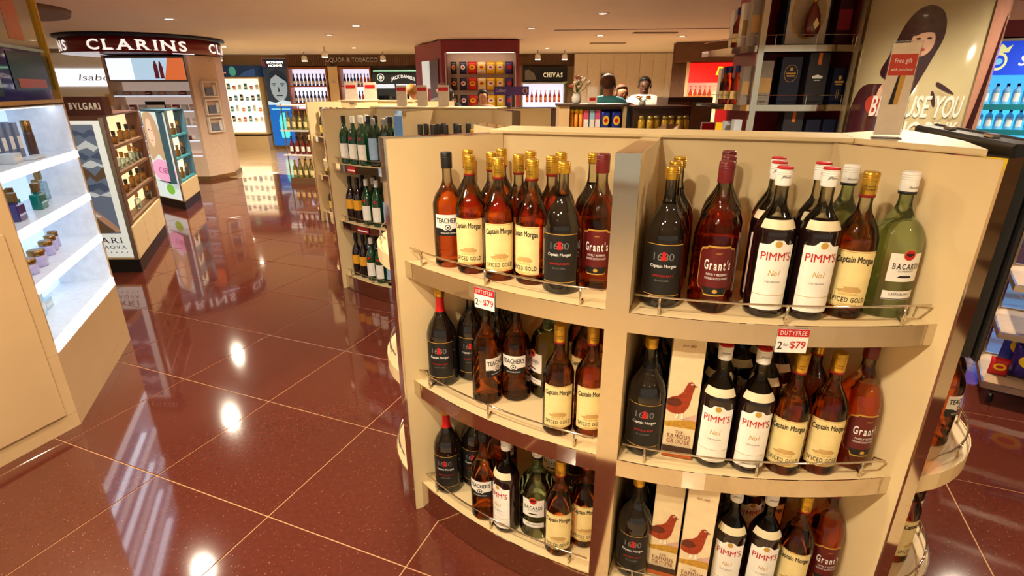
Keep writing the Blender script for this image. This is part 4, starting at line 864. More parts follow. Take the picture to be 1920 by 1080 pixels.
wbox(.35, .1, 1.02, .15, .1, .36, anth, 'tall anthracite carton with an orange tab, low shelf beside two dark boxes', anth, M('orange_tab', (222, 116, 30), .5))
wbox(.51, .1, 1.02, .11, .09, .3, navb, 'left of two dark navy cartons on the low burgundy shelf', navb); wbox(.64, .1, 1.02, .11, .09, .3, navb, 'right of two dark navy cartons on the low burgundy shelf', navb)
# framed decanter case on the upper shelf
dc = thing('decanter_case', 'open presentation case with an amber decanter in a round window, upper burgundy shelf', 'presentation case', (2.16, 4.34, 1.8305))
pbox('case', dc, navb, -.16, .16, -.02, .1, 0, .5); pbox('window', dc, M('case_window', (206, 190, 168), .3), -.145, .145, -.026, -.0205, .02, .48)
link('window_ring', poly_me([(0, ell(0, .22, .125, .17, 28)), (1, ell(0, .22, .112, .157, 28))], (goldp, M('case_inner', (176, 150, 120), .4)), -.0265), dc)
part('decanter', dc, M('cognac_glass', (104, 36, 18), .08, coat=.8, noise=0), lambda bm: lathe(bm, [(.03, .06), (.052, .08), (.06, .12), (.05, .2), (.03, .25), (.014, .28)], 20, cy=-.09)); part('stopper', dc, gold, lambda bm: lathe(bm, [(.012, .281), (.022, .3), (.02, .32), (.012, .335), (.018, .35), (.004, .365)], 16, cy=-.09))
link('diamond_label', poly_me([(0, [(-.022, .14), (0, .105), (.022, .14), (0, .18)])], (lab_cream,), -.152), dc)
wbox(.63, .16, 1.83, .1, .09, .4, M('plum_carton', (62, 24, 34), .35), 'tall plum carton right of the decanter case', burg)
for i, (x, y, z, h, m) in enumerate(((-.06, .2, 1.83, .3, lab_white), (-.075, .34, 1.83, .27, lab_white), (-.045, .08, 1.83, .33, grypr), (-.08, .45, 1.425, .27, lab_white), (-.05, .08, 1.425, .27, grypr), (-.06, .1, 1.02, .3, pale), (-.075, .24, 1.02, .28, pale))):
    wbox(x, y, z, .06, .06, h, m, f'slim pale carton on the rounded end of the burgundy shelving, {ORD[i]} counted from above', lab_mar if i == 3 else tan_p)
simple_kind('bluecap', 'cognac bottle with a blue cap', .036, .28, .15, .2, whisky, M('blue_cap', (34, 44, 110), .35), .05, .018, lab_cream, .04, .1, .9)
for i, (x, y, z) in enumerate(((-.08, .27, 1.83), (-.07, .19, 1.425), (-.085, .29, 1.425), (-.09, .37, 1.425))):
    put('bluecap', (1.8 + x, 4.2 + y, z + .0006), -.6, f'blue-capped bottle on the rounded end of the burgundy shelving, {ORD[i]} counted from above', 'blue-capped bottles')

# ================================================================== POSTER PILLAR
pc, pr_ = (2.83, 4.02), .41
pl = thing('poster_pillar', 'round glossy pillar wrapped in a fashion poster of a dark-haired woman', 'pillar', (pc[0], pc[1], 0), math.atan2(-pc[0], pc[1]) * 1.0)
part('pillar_shaft', pl, M('poster_ground', (196, 182, 142), .12, coat=.9, noise=.06, scale=3), lambda bm: lathe(bm, [(pr_, 0), (pr_, CEIL - .001)], 64))
prf = lambda th, z: pr_
def curved_print(name, polys, mats, eps):
    bm = bmesh.new()
    for k, (mi, pts) in enumerate(polys):
        s = bmesh.new(); pts = pts if sum(p[0] * q[1] - q[0] * p[1] for p, q in zip(pts, pts[1:] + pts[:1])) > 0 else pts[::-1]
        s.faces.new([s.verts.new((x, z, 0)) for x, z in pts]); bmesh.ops.triangulate(s, faces=s.faces[:])
        x = min(p[0] for p in pts) + .02
        while x < max(p[0] for p in pts):
            bmesh.ops.bisect_plane(s, geom=s.verts[:] + s.edges[:] + s.faces[:], plane_co=(x, 0, 0), plane_no=(1, 0, 0)); x += .025
        R = pr_ + eps + k * .0006
        merge(bm, s, lambda c: (R * math.sin(c.x / pr_), -R * math.cos(c.x / pr_), c.y), mi)
    return fin(bm, name, mats=mats)
hairm = M('print_dark_hair', (62, 28, 34), .15, coat=.8, noise=.15); skp = M('print_skin', (232, 188, 160), .15, coat=.8); drs = M('print_dress', (78, 36, 42), .15, coat=.8); sal = M('print_rose', (206, 150, 128), .15, coat=.8)
fig = [(1, [(-.4, 1.0), (-.36, 1.2), (-.3, 1.42), (-.24, 1.5), (-.12, 1.5), (.02, 1.5), (.03, 1.3), (.02, 1.0)]), (0, [(-.42, 1.08), (-.38, 1.2), (-.32, 1.17), (-.38, 1.02)]), (0, [(-.15, 1.42), (-.08, 1.56), (.0, 1.6), (.03, 1.46), (.0, 1.4), (-.06, 1.32)]), (2, [(-.16, 1.55), (-.1, 1.68), (-.06, 1.85), (.0, 1.94), (.08, 1.96), (.15, 1.9), (.17, 1.78), (.14, 1.68), (.1, 1.55), (.06, 1.42), (.02, 1.36), (-.02, 1.5)]), (0, ell(.06, 1.745, .062, .085, 20)), (2, [(-.02, 1.86), (.15, 1.86), (.14, 1.79), (.06, 1.805), (.0, 1.77)]), (2, ell(.035, 1.765, .014, .006, 8)), (2, ell(.09, 1.765, .014, .006, 8)), (3, ell(.06, 1.7, .022, .009, 10)), (3, [(-.2, 1.4), (-.14, 1.44), (-.06, 1.36), (-.1, 1.28), (-.18, 1.32)]), (2, [(.18, 1.52), (.3, 1.44), (.29, 1.43), (.18, 1.48)]), (2, [(.18, 1.46), (.21, 1.36), (.19, 1.36), (.16, 1.45)]), (4, rc(.36, .62, 1.0, 2.37)), (5, [(.42, 1.1), (.5, 1.5), (.56, 1.9), (.6, 1.9), (.55, 1.4), (.5, 1.1)])]
fig = [(m_, chaikin([(x - .06, z + .07) for x, z in p_]) if m_ != 4 else p_) for m_, p_ in fig]
link('fashion_print', curved_print('fashion_print', fig, (skp, drs, hairm, M('print_red', (196, 60, 44), .15, coat=.8), sal, hairm), .001), pl)
for s, x, z, w in (('BECAUSE YOU', .05, 1.43, .52), ('ING PINK', .12, 1.27, .38)):
    bm = bmesh.new(); wrap_text(bm, s, .135, z, prf, w, eps=.012, th0=x / pr_, bold=.02, shear=.15); link('lettering', fin(bm, 'lettering', mats=(print_w,)), pl)
part('edge_trim', pl, M('bronze_post', (120, 98, 62), .25, .7), lambda bm: bx(bm, -.015, .015, -pr_ - .006, -pr_ + .01, 0, CEIL - .003), rz=-.98)

# ================================================================== BLUE GIN DISPLAY
sf = Face((4.62, 5.75), (5.82, 5.2))
sd = thing('gin_display', 'glowing blue gin display with a crest and white letters, far right', 'display unit', sf.o, sf.rz)
blue_h = M('blue_header', (14, 60, 190), emit=.85); cyan = M('cyan_glow', (84, 190, 232), emit=.75)
pbox('carcass', sd, M('display_blue', (30, 90, 150), .3), 0, 1.3, .3, .5, 0, 2.0); pbox('glow_back', sd, cyan, .04, 1.26, .28, .299, .3, 1.66)
pbox('side_panel', sd, M('display_blue', (30, 90, 150), .3), 0, .035, 0, .299, 0, 1.66); pbox('base', sd, M('display_blue', (30, 90, 150), .3), .036, 1.3, 0, .279, 0, .3)
pbox('header', sd, blue_h, 0, 1.3, -.03, .3, 1.66, 1.96); pbox('top_trim', sd, steel, 0, 1.3, -.035, .3, 1.961, 1.985)
pbox('header_fascia', sd, burg, 0, 1.6, .02, .5, 2.001, 2.15)
for z in (.6, .95, 1.14, 1.38):
    s = pbox('shelf', sd, cyan, .036, 1.26, .0, .279, z - .025, z); pbox('shelf_edge', s, M('teal_edge', (20, 130, 150), .3), .036, 1.26, -.006, -.0005, z - .05, z + .005)
link('letters', flat_text('SAPPHIRE', .1, M('sign_white', (250, 246, 236), emit=.75), .72, 1.79, -.031, .78, bold=.01, shear=.2, serif=True), sd)
link('crest', poly_me([(0, ell(.17, 1.78, .07, .08, 20)), (1, ell(.17, 1.78, .05, .058, 20)), (2, ell(.17, 1.78, .035, .03, 12)), (0, [(.11, 1.86), (.09, 1.93), (.13, 1.9), (.17, 1.94), (.21, 1.9), (.25, 1.93), (.23, 1.86)])], (M('crest_gold', (220, 220, 150), emit=.6), blue_h, M('crest_blue', (110, 190, 230), emit=.6)), -.031), sd)
simple_kind('sapphire', 'slim pale blue gin bottle', .033, .2, .135, .155, M('sapphire_glass', (150, 205, 225), .1, trans=.3, noise=0), cap_black, .03, .013, lab_white, .03, .11, .8, n=12)
SHORT['sapphire'] = 'pale blue gin bottle'
for z in (1.38, 1.14):
    for i in range(9):
        put('sapphire', sf.w(.1 + i * .082, .1, z + .0006), sf.rz, f"pale blue gin bottle, {ORD[i]} from left, {'upper' if z > 1.2 else 'lower'} shelf of the blue display", 'gin bottles in the blue display')

# ================================================================== SNACK TROLLEY
tf = Face((2.42, 2.4), (2.9, 2.05))
tr = thing('snack_trolley', 'metal snack trolley with shelves and castors at the right edge', 'trolley', tf.o, tf.rz)
for z in (.12, .4, .65, .9):
    s = pbox('shelf', tr, M('trolley_shelf', (190, 160, 130), .4), .01, .79, .01, .44, z - .012, z); part('shelf_rim', s, steel, lambda bm: (bx(bm, 0, .8, 0, .009, z - .025, z + .008), bx(bm, 0, .009, .01, .45, z - .025, z + .008), bx(bm, .791, .8, .01, .45, z - .025, z + .008), bx(bm, .01, .79, .441, .45, z - .025, z + .008)))
for x, y in ((.03, .42), (.77, .42), (.77, .03)): part('upright', tr, steel, lambda bm: tube(bm, [(x, y, .09), (x, y, 1.0)], .011, 8))
for x, y in ((.06, .06), (.74, .06), (.06, .39), (.74, .39)):
    cst = part('castor', tr, black, lambda bm: lathe(bm, [(.008, .06), (.02, .07), (.02, .095)], 10, cx=x, cy=y)); part('wheel', cst, black, lambda bm: bx(bm, x - .012, x + .012, y - .03, y + .03, .001, .06, .014))
bagb = M('blue_foil_bag', (34, 50, 150), .25, .3, noise=.25, scale=40); bagd = M('purple_foil_bag', (50, 34, 130), .25, .3, noise=.25, scale=40); yel = M('yellow_print', (240, 196, 30), .4)
def snack_bag(loc, rz, w, h, d, m, spot, label, group, name='snack_bag', tilt=0.):
    key = ('bag', w, h, d)
    if key not in PERF:
        bm = bmesh.new(); n, k = 8, 7
        def V(i, j, s):
            u, v = i / n * 2 - 1, j / k * 2 - 1
            b = (1 - u ** 4) * (1 - v ** 4); ww = w / 2 * (1 - .06 * (1 - abs(v)) )
            return (u * ww, s * d / 2 * b ** .6, (v + 1) / 2 * h)
        for s in (-1, 1):
            g = [[bm.verts.new(V(i, j, s)) for i in range(n + 1)] for j in range(k + 1)]
            for j in range(k):
                for i in range(n):
                    q = (g[j][i], g[j][i + 1], g[j + 1][i + 1], g[j + 1][i]); bm.faces.new(q if s < 0 else q[::-1])
        bmesh.ops.remove_doubles(bm, verts=bm.verts[:], dist=1e-5); PERF[key] = bm
    bm = PERF[key].copy(); t = thing(name, label, 'snack bag', loc, rz, group); link('bag_body', fin(bm, 'bag_body', True, (m,)), t)
    link('bag_print', poly_me([(0, ell(0, h * .55, w * .33, h * .2, 16)), (1, ell(0, h * .55, w * .2, h * .09, 14))], (spot, red), -d / 2 - .002), t)
    return t
for i, (x, y, z, h, m) in enumerate(((.2, .16, .1205, .2, bagd), (.17, .3, .1205, .25, bagb), (.42, .16, .1205, .21, bagb), (.62, .2, .1205, .22, bagd))):
    snack_bag(tf.w(x, y, z), tf.rz - .2 + .1 * i, .19, h, .07, m, yel, f'blue and yellow snack bag on the lowest trolley shelf, {ORD[i]} from the left', 'snack bags on the trolley')
for i in range(5):
    carton_box(tf.w(.3 + .1 * (i % 2), .2, .4005 + i * .035), tf.rz + .05 * i, .26, .16, .034, M('blue_pack', (30, 90, 160), .3, noise=.2), f'flat blue pack in the trolley pile, {ORD[i]} from the bottom', 'flat blue packs stacked on the trolley', paleblue)
snack_bag(tf.w(.07, .15, .1205), tf.rz, .08, .1, .04, red, yel, 'small red sweet bag on the corner of the lowest trolley shelf', None)

# ================================================================== FAR WINE RACK
wr = thing('wine_rack', 'open white-shelved wine rack with a dark side, beyond the third gondola', 'rack', (-3.85, 9.35, 0), rad(-14))
pbox('base', wr, brown, 0, .62, 0, .5, 0, .1); pbox('side_panel', wr, dkbrown, .6, .62, 0, .5, .1, 1.32)
for x, y in ((.012, .012), (.012, .488)): part('upright', wr, steel, lambda bm: tube(bm, [(x, y, .1), (x, y, 1.32)], .01, 8))
for z in (.5, .9, 1.3): pbox('shelf', wr, white, -.05, .599, -.02, .5, z - .02, z)
def wr_w(x, y, z): c, s = math.cos(rad(-14)), math.sin(rad(-14)); return (-3.85 + x * c - y * s, 9.35 + x * s + y * c, z)
simple_kind('white_wine', 'pale yellow-green wine bottle', .038, .3, .17, .22, M('white_wine_glass', (150, 142, 62), .1, trans=.4, coat=.4, noise=0), gold, .05, .0155, lab_cream, .05, .13, .9, n=14)
simple_kind('rose_wine', 'red wine bottle with pale label', .038, .3, .17, .22, M('rose_glass', (110, 34, 34), .1, coat=.4, noise=0), cap_black, .05, .0155, lab_white, .05, .13, .9, n=14)
for zi, z in enumerate((.1, .5, .9)):
    for i in range(5):
        for j in range(2):
            k = 'white_wine' if (zi + j) % 2 == 0 else 'rose_wine'
            put(k, wr_w(.07 + i * .11, .08 + j * .14, z + .0006), -.2, f"{'pale' if k == 'white_wine' else 'red'} wine bottle, {ORD[i]} from left, {'front' if j == 0 else 'second'} row, {('lowest', 'middle', 'top')[zi]} shelf of the wine rack", 'bottles on the far wine rack')
# cards on the gondola tops
for i, (x, y, lb) in enumerate(((-1.98, 7.02, 'left of two pale price cards on the third gondola top'), (-1.72, 6.93, 'right of two pale price cards on the third gondola top'))):
    c = thing('price_card', lb, 'card', (x, y, ZT + .0125), -TH, None); pbox('card', c, M('card_paper', (222, 206, 184), .5), -.09, .09, -.004, .004, .004, .2); pbox('foot', c, white, -.09, .09, -.03, .03, 0, .004); pbox('red_band', c, red, -.07, .07, -.0055, -.004, .13, .17)
for i, (a, lb) in enumerate(((-.3, 'leftmost of three red-headed price cards on the second gondola top'), (-.12, 'middle one of three red-headed price cards on the second gondola top'), (.06, 'rightmost of three red-headed price cards on the second gondola top'))):
    c = thing('price_card', lb, 'card', gpos(G2, a, DC, ZT + .0125), -TH); pbox('card', c, M('card_paper', (222, 206, 184), .5), -.045, .045, -.003, .003, .004, .15); pbox('foot', c, white, -.045, .045, -.025, .025, 0, .004); pbox('red_band', c, red, -.04, .04, -.0045, -.003, .11, .135)
# ================================================================== BACK WALL UNITS
Y0 = 15.2
def wall_unit(name, label, x, cat='wall display'): return thing(name, label, cat, (x, Y0, 0))
def niche(t, w, z0, z1, depth, fm, bm_, shelves, sm, e=None, fr=.04):
    part('carcass', t, fm, lambda bm: (bx(bm, -fr, 0, -depth, 0, z0 - fr, z1 + fr), bx(bm, w, w + fr, -depth, 0, z0 - fr, z1 + fr), bx(bm, 0, w, -depth, 0, z1, z1 + fr), bx(bm, 0, w, -depth, 0, z0 - fr, z0)))
    pbox('lit_back', t, bm_, 0, w, -.03, -.005, z0, z1)
    for z in shelves:
        s = pbox('shelf', t, sm, 0.001, w - .001, -depth + .01, -.031, z - .025, z)
        if e: pbox('shelf_edge', s, e, 0.001, w - .001, -depth, -depth + .009, z - .03, z + .004)
nglow = M('niche_glow', (226, 226, 250), emit=.75); nwarm = M('niche_warm_glow', (255, 244, 214), emit=.9); wood_o = M('orange_wood', (160, 88, 36), .4, noise=.15)
cn = wall_unit('cosmetics_niche', 'bright lit cosmetics wall niche under a dark blue header, beside the tall blue poster', -7.85)
pbox('cabinet', cn, cream, -.05, 1.3, -.35, 0, 0, .36); niche(cn, 1.25, .45, 1.8, .3, cream, nwarm, (.72, .99, 1.26, 1.53), nwarm)
pbox('header', cn, M('header_night', (26, 44, 70), emit=.5), -.04, 1.29, -.3, -.0, 1.845, 2.12)
link('header_print', poly_me([(0, ell(.62, 1.98, .09, .12, 16)), (1, rc(.1, .45, 1.93, 1.96)), (2, [(.75, 1.86), (1.2, 1.86), (1.2, 2.05), (.95, 1.98)])], (M('header_green', (70, 150, 130), emit=.5), M('header_orange', (220, 150, 110), emit=.5), M('header_blue', (50, 80, 130), emit=.4)), -.301), cn)
cols = [M('coral_pack', (214, 110, 80), .4), M('black_pack', (50, 46, 50), .4), pale, M('tan_pack', (206, 170, 130), .4), M('blue_pack2', (60, 130, 170), .4), M('red_pack', (200, 40, 36), .4)]
for zi, z in enumerate((1.53, 1.26, .99, .72)):
    for i in range(8):
        carton_box((-7.85 + .1 + i * .15, Y0 - .2, z + .0005), 0, .07, .05, .1 + .03 * ((i + zi) % 3), cols[(i * (zi + 2) + zi) % 6], f'small cosmetics pack, {ORD[i]} from left, {ORD[zi]} shelf of the bright wall niche', 'cosmetics packs in the bright wall niche', print_w)
bp = wall_unit('tall_poster', 'tall backlit poster of a man above blue water with a bottle', -6.5, 'poster'); bp.location.y -= .01
pbox('lightbox', bp, steel, -.02, .66, -.1, 0, .08, 2.3)
link('poster_print', poly_me([(0, rc(0, .64, .1, 2.28)), (1, rc(0, .64, .1, 1.15)), (2, ell(.34, 1.6, .22, .36, 24)), (3, [(.1, 1.75), (.14, 1.95), (.3, 2.04), (.48, 1.98), (.58, 1.8), (.56, 1.72), (.48, 1.85), (.3, 1.9), (.16, 1.8)]), (3, rc(.16, .28, 1.66, 1.69)), (3, rc(.38, .5, 1.66, 1.69)), (3, ell(.22, 1.63, .03, .015, 10)), (3, ell(.44, 1.63, .03, .015, 10)), (3, [(.33, 1.62), (.36, 1.48), (.3, 1.47)]), (3, rc(.25, .42, 1.37, 1.395)), (4, [(.0, 1.15), (.64, 1.15), (.64, 1.22), (.4, 1.27), (.2, 1.2), (0, 1.25)]), (5, [(.24, .3), (.46, .3), (.48, .75), (.4, .82), (.4, .95), (.3, .95), (.3, .82), (.22, .75)]), (6, rc(.0, .64, 2.05, 2.28)), (7, rc(.03, .06, 2.1, 2.24)), (8, rc(.06, .56, 1.02, 1.06))], (M('poster_dark', (44, 58, 70), emit=.5), M('poster_blue', (14, 92, 176), emit=.8), M('poster_greyface', (150, 168, 176), emit=.6), M('poster_shadow', (36, 46, 58), emit=.4), M('poster_spray', (190, 220, 232), emit=.7), M('poster_aqua', (80, 206, 208), emit=.9), M('poster_top', (40, 44, 58), emit=.4), M('poster_red', (190, 30, 40), emit=.5), M('poster_line', (120, 200, 220), emit=.7)), -.102), bp)
for s, z in (('BIOTHERM', 2.2), ('HOMME', 2.12)): link('lettering', flat_text(s, .06, M('sign_white', (250, 246, 236), emit=.75), .33, z, -.112, .42 if s[0] == 'B' else .36, bold=.03), bp)
# fluted fascia
ff = wall_unit('fluted_fascia', 'brown fluted fascia carrying the liquor and tobacco lettering', -5.85, 'fascia'); FW = 8.4
part('backing', ff, brown, lambda bm: bx(bm, 0, FW, -.2, 0, 2.1, CEIL - .002))
part('flutes', ff, brown, lambda bm: [bx(bm, k * .06 + .01, k * .06 + .045, -.215, -.2, 2.1, CEIL - .002) for k in range(int(FW / .06))])
ff.children[-1]['kind'] = 'stuff'
link('letters', flat_text('LIQUOR & TOBACCO', .12, steel, 1.72, 2.24, -.216, 1.35, bold=.01, th=.02), ff)
def bottle_row(kindname, x0, dx, n_, y, z, lab, grp, rz=0):
    for i in range(n_): put(kindname, (x0 + dx * i, y, z + .0006), rz, f'{lab}, {ORD[i]} from the left', grp)
simple_kind('farwhite', 'dark bottle with white cap', .034, .3, .16, .21, pimg, cap_black, .06, .015, lab_cream, .04, .12, .9, n=10)
simple_kind('farorange', 'amber bottle with black cap', .034, .3, .16, .21, M('far_amber', (190, 96, 28), .15, coat=.4, noise=0), cap_black, .06, .015, lab_cream, .05, .1, .9, n=10)
simple_kind('farred', 'amber-red bottle', .036, .3, .16, .21, M('far_red', (196, 70, 26), .15, coat=.4, noise=0), cap_white, .05, .015, M('orange_lab', (240, 150, 60), .5), .05, .12, .9, n=10)
nb = wall_unit('bottle_niche', 'left of two wood-framed lit bottle niches under the fluted fascia', -5.78); niche(nb, .95, 1.05, 2.03, .3, wood_o, nglow, (1.2, 1.62), nglow, wood_o); pbox('base', nb, dkbrown, -.04, .99, -.32, 0, 0, 1.0)
bottle_row('farwhite', -5.7, .1, 9, Y0 - .2, 1.62, 'dark bottle, upper shelf of the left wood-framed niche', 'bottles in the left niche'); bottle_row('farwhite', -5.7, .1, 9, Y0 - .2, 1.2, 'dark bottle, lower shelf of the left wood-framed niche', 'bottles in the left niche')
cp = wall_unit('cream_column', 'cream column between the two wood-framed bottle niches', -4.76, 'column'); pbox('shaft', cp, cream, 0, .25, -.3, 0, 0, 2.09); pbox('lamp_patch', cp, steel, .08, .17, -.31, -.3005, 1.7, 1.74)
nc = wall_unit('bottle_niche', 'right of two wood-framed lit bottle niches, beside the black whiskey display', -4.44); niche(nc, .75, 1.05, 2.03, .3, wood_o, nglow, (1.2, 1.62), nglow, wood_o); pbox('base', nc, dkbrown, -.04, .79, -.32, 0, 0, 1.0)
for z, w_ in ((1.62, 'upper'), (1.2, 'lower')):
    for i in range(8): put('farorange' if i > 4 else 'farwhite', (-4.37 + i * .088, Y0 - .2, z + .0006), 0, f"{'amber' if i > 4 else 'dark'} bottle, {w_} shelf of the right wood-framed niche, {ORD[i]} from the left", 'bottles in the right niche')
jd = wall_unit('whiskey_display', 'black whiskey display with arched white lettering and green light line', -3.6)
pbox('carcass', jd, blackg, -.02, 1.6, -.3, 0, 0, 2.05); pbox('light_line', jd, M('green_line', (170, 240, 190), emit=1.), .02, 1.58, -.315, -.3005, 1.965, 1.995); pbox('light_shelf', jd, litc, .05, .55, -.31, -.3005, 1.56, 1.66); pbox('light_shelf', jd, litc, .6, 1.1, -.31, -.3005, 1.6, 1.66)
for s, z, w_, hh, ar in (('JACK DANIELS', 1.83, .62, .11, .07),): link('letters', flat_text(s, hh, M('sign_white', (250, 246, 236), emit=.75), .78, z, -.302, w_, bold=.02, arch=ar), jd)
for x in (.2, 1.42): link('round_emblem', poly_me([(0, ell(x, 1.82, .095, .095, 20)), (1, ell(x, 1.82, .075, .075, 20)), (0, ell(x, 1.82, .045, .05, 12))], (M('emblem_white', (226, 236, 226), emit=.6), teal), -.302), jd)
pbox('bottle_ledge', jd, dkbrown, 0, 1.58, -.5, -.301, .9, 1.1); simple_kind('jack', 'square black-labelled whiskey', .04, .26, .15, .19, whisky, cap_black, .05, .015, lab_black, .04, .12, 1., n=10)
for i in range(8): put('jack', (-3.6 + .12 + i * .19, Y0 - .4, 1.1006), 0, f'black-labelled whiskey bottle on the black display ledge, {ORD[i]} from the left', 'whiskey bottles on the black display')
ch = wall_unit('chivas_niche', 'lit whisky niche under a black header with white letters, right of the snack kiosk', .3)
pbox('header', ch, black, 0, 1.15, -.32, 0, 1.72, 2.05); link('letters', flat_text('CHIVAS', .11, M('sign_gold', (226, 214, 170), emit=.5), .78, 1.87, -.321, .5, bold=.02, serif=True), ch)
pbox('cabinet', ch, dkbrown, 0, 1.15, -.3, 0, 0, 1.02); niche(ch, 1.07, 1.08, 1.66, .3, steel, nglow, (1.2,), nglow); 
bottle_row('farred', .42, .12, 8, Y0 - .2, 1.2, 'amber bottle in the lit niche under the black header', 'bottles under the black header')
link('header_print', poly_me([(0, [(.05, 1.75), (.35, 1.75), (.3, 1.9), (.15, 2.0), (.05, 1.98)])], (grey_p,), -.3215), ch)
ww = struct('wall_white', box_me('wall_white', (1.6, 4.6, 14.6, 14.7, 0, CEIL - .01), M('white_wall_panel', (222, 206, 184), .6)))
for k in range(9): link('wall_panel', box_me('wall_panel', (1.605 + k * .33, 1.605 + k * .33 + .322, 14.585, 14.599, .02, CEIL - .02), M('white_wall_panel', (222, 206, 184), .6)), ww)
struct('door_1', box_me('door_1', (2.28, 2.58, 14.54, 14.58, .9, 1.88), M('dark_green_door', (70, 84, 74), .4)))
# red rum shelf
rs = thing('rum_shelf', 'beige wall shelf with a red lit header and yellow script, beyond the burgundy shelving', 'wall display', (3.5, 11.3, 0), rad(-18))
pbox('wall_panel', rs, brown, -.35, 2.4, .3, .5, 0, CEIL - .003); pbox('soffit', rs, brown, -.3, 2.4, 0, .299, 2.02, CEIL - .003)
pbox('side_post', rs, cream, -.06, 0, 0, .299, 0, 2.019); pbox('back_panel', rs, M('shelf_cream_glow', (246, 222, 186), emit=.35), .0, 2.4, .27, .299, .4, 1.7); pbox('header', rs, M('red_header_glow', (220, 28, 20), emit=.8), .0, 2.4, -.02, .26, 1.64, 2.0)
link('letters', flat_text('Bounty', .2, M('yellow_script', (246, 214, 50), emit=.9), .8, 1.83, -.021, .62, bold=.03, shear=.3), rs)
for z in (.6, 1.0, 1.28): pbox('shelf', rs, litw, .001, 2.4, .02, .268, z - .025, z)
pbox('light_poster', rs, M('rum_poster', (250, 214, 150), emit=.8), .55, .95, .0, .015, .7, 1.6); link('poster_print', poly_me([(0, rc(.57, .93, .8, 1.15)), (1, ell(.75, 1.35, .12, .06, 14)), (2, rc(.6, .9, .74, .9))], (red, dkred, yel), -.002), rs)
c18, s18 = math.cos(rad(-18)), math.sin(rad(-18))
for z, w_ in ((1.28, 'upper'), (1.0, 'lower')):
    for i in range(9):
        x = (.06 + i * .09) if i < 5 else (1.02 + (i - 5) * .1)
        put('farred', (3.5 + x * c18 - .15 * s18, 11.3 + x * s18 + .15 * c18, z + .0006 if w_ == 'upper' else .6006), rad(-18), f'amber-red bottle on the {w_} red-header shelf, {ORD[i]} from the left', 'bottles on the red-header shelf')
# left far unit behind the kiosk
lu = thing('white_brand_unit', 'white cosmetics wall unit with a lit name panel, left of the round kiosk', 'wall display', (-10.55, 12.6, 0), rad(8))
pbox('carcass', lu, white, 0, 2.6, 0, .4, 0, 2.3); pbox('name_panel', lu, lit, .3, 2.3, -.02, -.001, 1.62, 1.98); link('letters', flat_text('Isabella', .13, grey_p, 1.4, 1.8, -.022, .9, shear=.2), lu); pbox('shelf_picture', lu, tan_p, 1.4, 2.1, -.02, -.001, 1.2, 1.45)

# ================================================================== BURGUNDY SNACK KIOSK
sk = thing('snack_kiosk', 'burgundy kiosk with a wall of hanging snack bags, in front of the back wall', 'kiosk', (-1.27, 10.5, 0))
KW = 1.42
part('shell', sk, burg, lambda bm: prism(bm, [(0, 0), (.08, 0), (.08, .3), (KW - .08, .3), (KW - .08, 0), (KW, 0), (KW, 1.5), (-.72, 1.5)], 0, 2.36)); part('header', sk, burg, lambda bm: bx(bm, .081, KW - .081, 0, .299, 2.16, 2.36))
pbox('peg_wall', sk, M('peg_wall', (190, 168, 150), .5), .081, KW - .081, .27, .299, .4, 2.159); pbox('base', sk, burg, .081, KW - .081, .0, .269, 0, .4); poster_frame(sk, .085, KW - .085, .42, 2.13, steel, .0, .02, .02)
pbox('light_strip', sk, M('kiosk_fill_strip', (255, 232, 200), emit=9.), .1, KW - .1, .03, .07, 2.14, 2.155)  # added glowing strip, brightens the peg wall and bags
part('side_window', sk, M('side_lit', (206, 216, 214), emit=.5), lambda bm: bx(bm, .5, .95, -.02, -.001, 1.55, 2.05), (-.72, 1.5, 0), math.atan2(-1.5, .72)); part('side_window', sk, M('side_dim', (90, 70, 66), .3), lambda bm: bx(bm, 1.05, 1.5, -.02, -.001, 1.3, 2.05), (-.72, 1.5, 0), math.atan2(-1.5, .72))
bagc = [(M('bag_black', (40, 34, 30), .3), tan_p), (M('bag_navy', (44, 40, 70), .3), print_w), (M('bag_red', (206, 40, 20), .3), yel), (M('bag_cream', (236, 214, 170), .3), yel), (M('bag_yellow', (240, 186, 30), .3), print_w), (M('bag_yellow2', (236, 200, 50), .3), print_w), (M('bag_violet', (60, 46, 110), .3), red)]
for ri, z in enumerate((1.80, 1.52, 1.22)):
    for i, (m, sp) in enumerate(bagc):
        w_ = (.11, .13, .17, .165, .17, .15, .14)[i]
        snack_bag((-1.27 + .2 + i * .172, 10.5 + .2, z), 0, w_, .21, .07, m, sp, f"{('black', 'navy', 'red', 'cream', 'golden', 'yellow', 'violet')[i]} snack bag hanging in the {('top', 'second', 'third')[ri]} row of the burgundy kiosk", 'snack bags hanging in the burgundy kiosk')
pb = thing('purple_banner', 'purple chocolate banner strip hanging before the burgundy kiosk', 'banner', (-.27, 8.75, 1.45))
pbox('board', pb, M('purple_board', (66, 34, 98), .4), 0, .54, -.01, .01, 0, .125); link('lettering', flat_text('Cadbury', .06, M('lilac_print', (200, 180, 220), .5), .11, .062, -.011, .16, shear=.3), pb); link('emblem', poly_me([(0, ell(.48, .062, .035, .045, 16)), (1, ell(.48, .062, .026, .036, 16))], (goldp, M('purple_board', (66, 34, 98), .4)), -.0105), pb)
part('post', pb, steel, lambda bm: tube(bm, [(.27, .02, -1.45), (.27, .02, .1)], .012, 8))

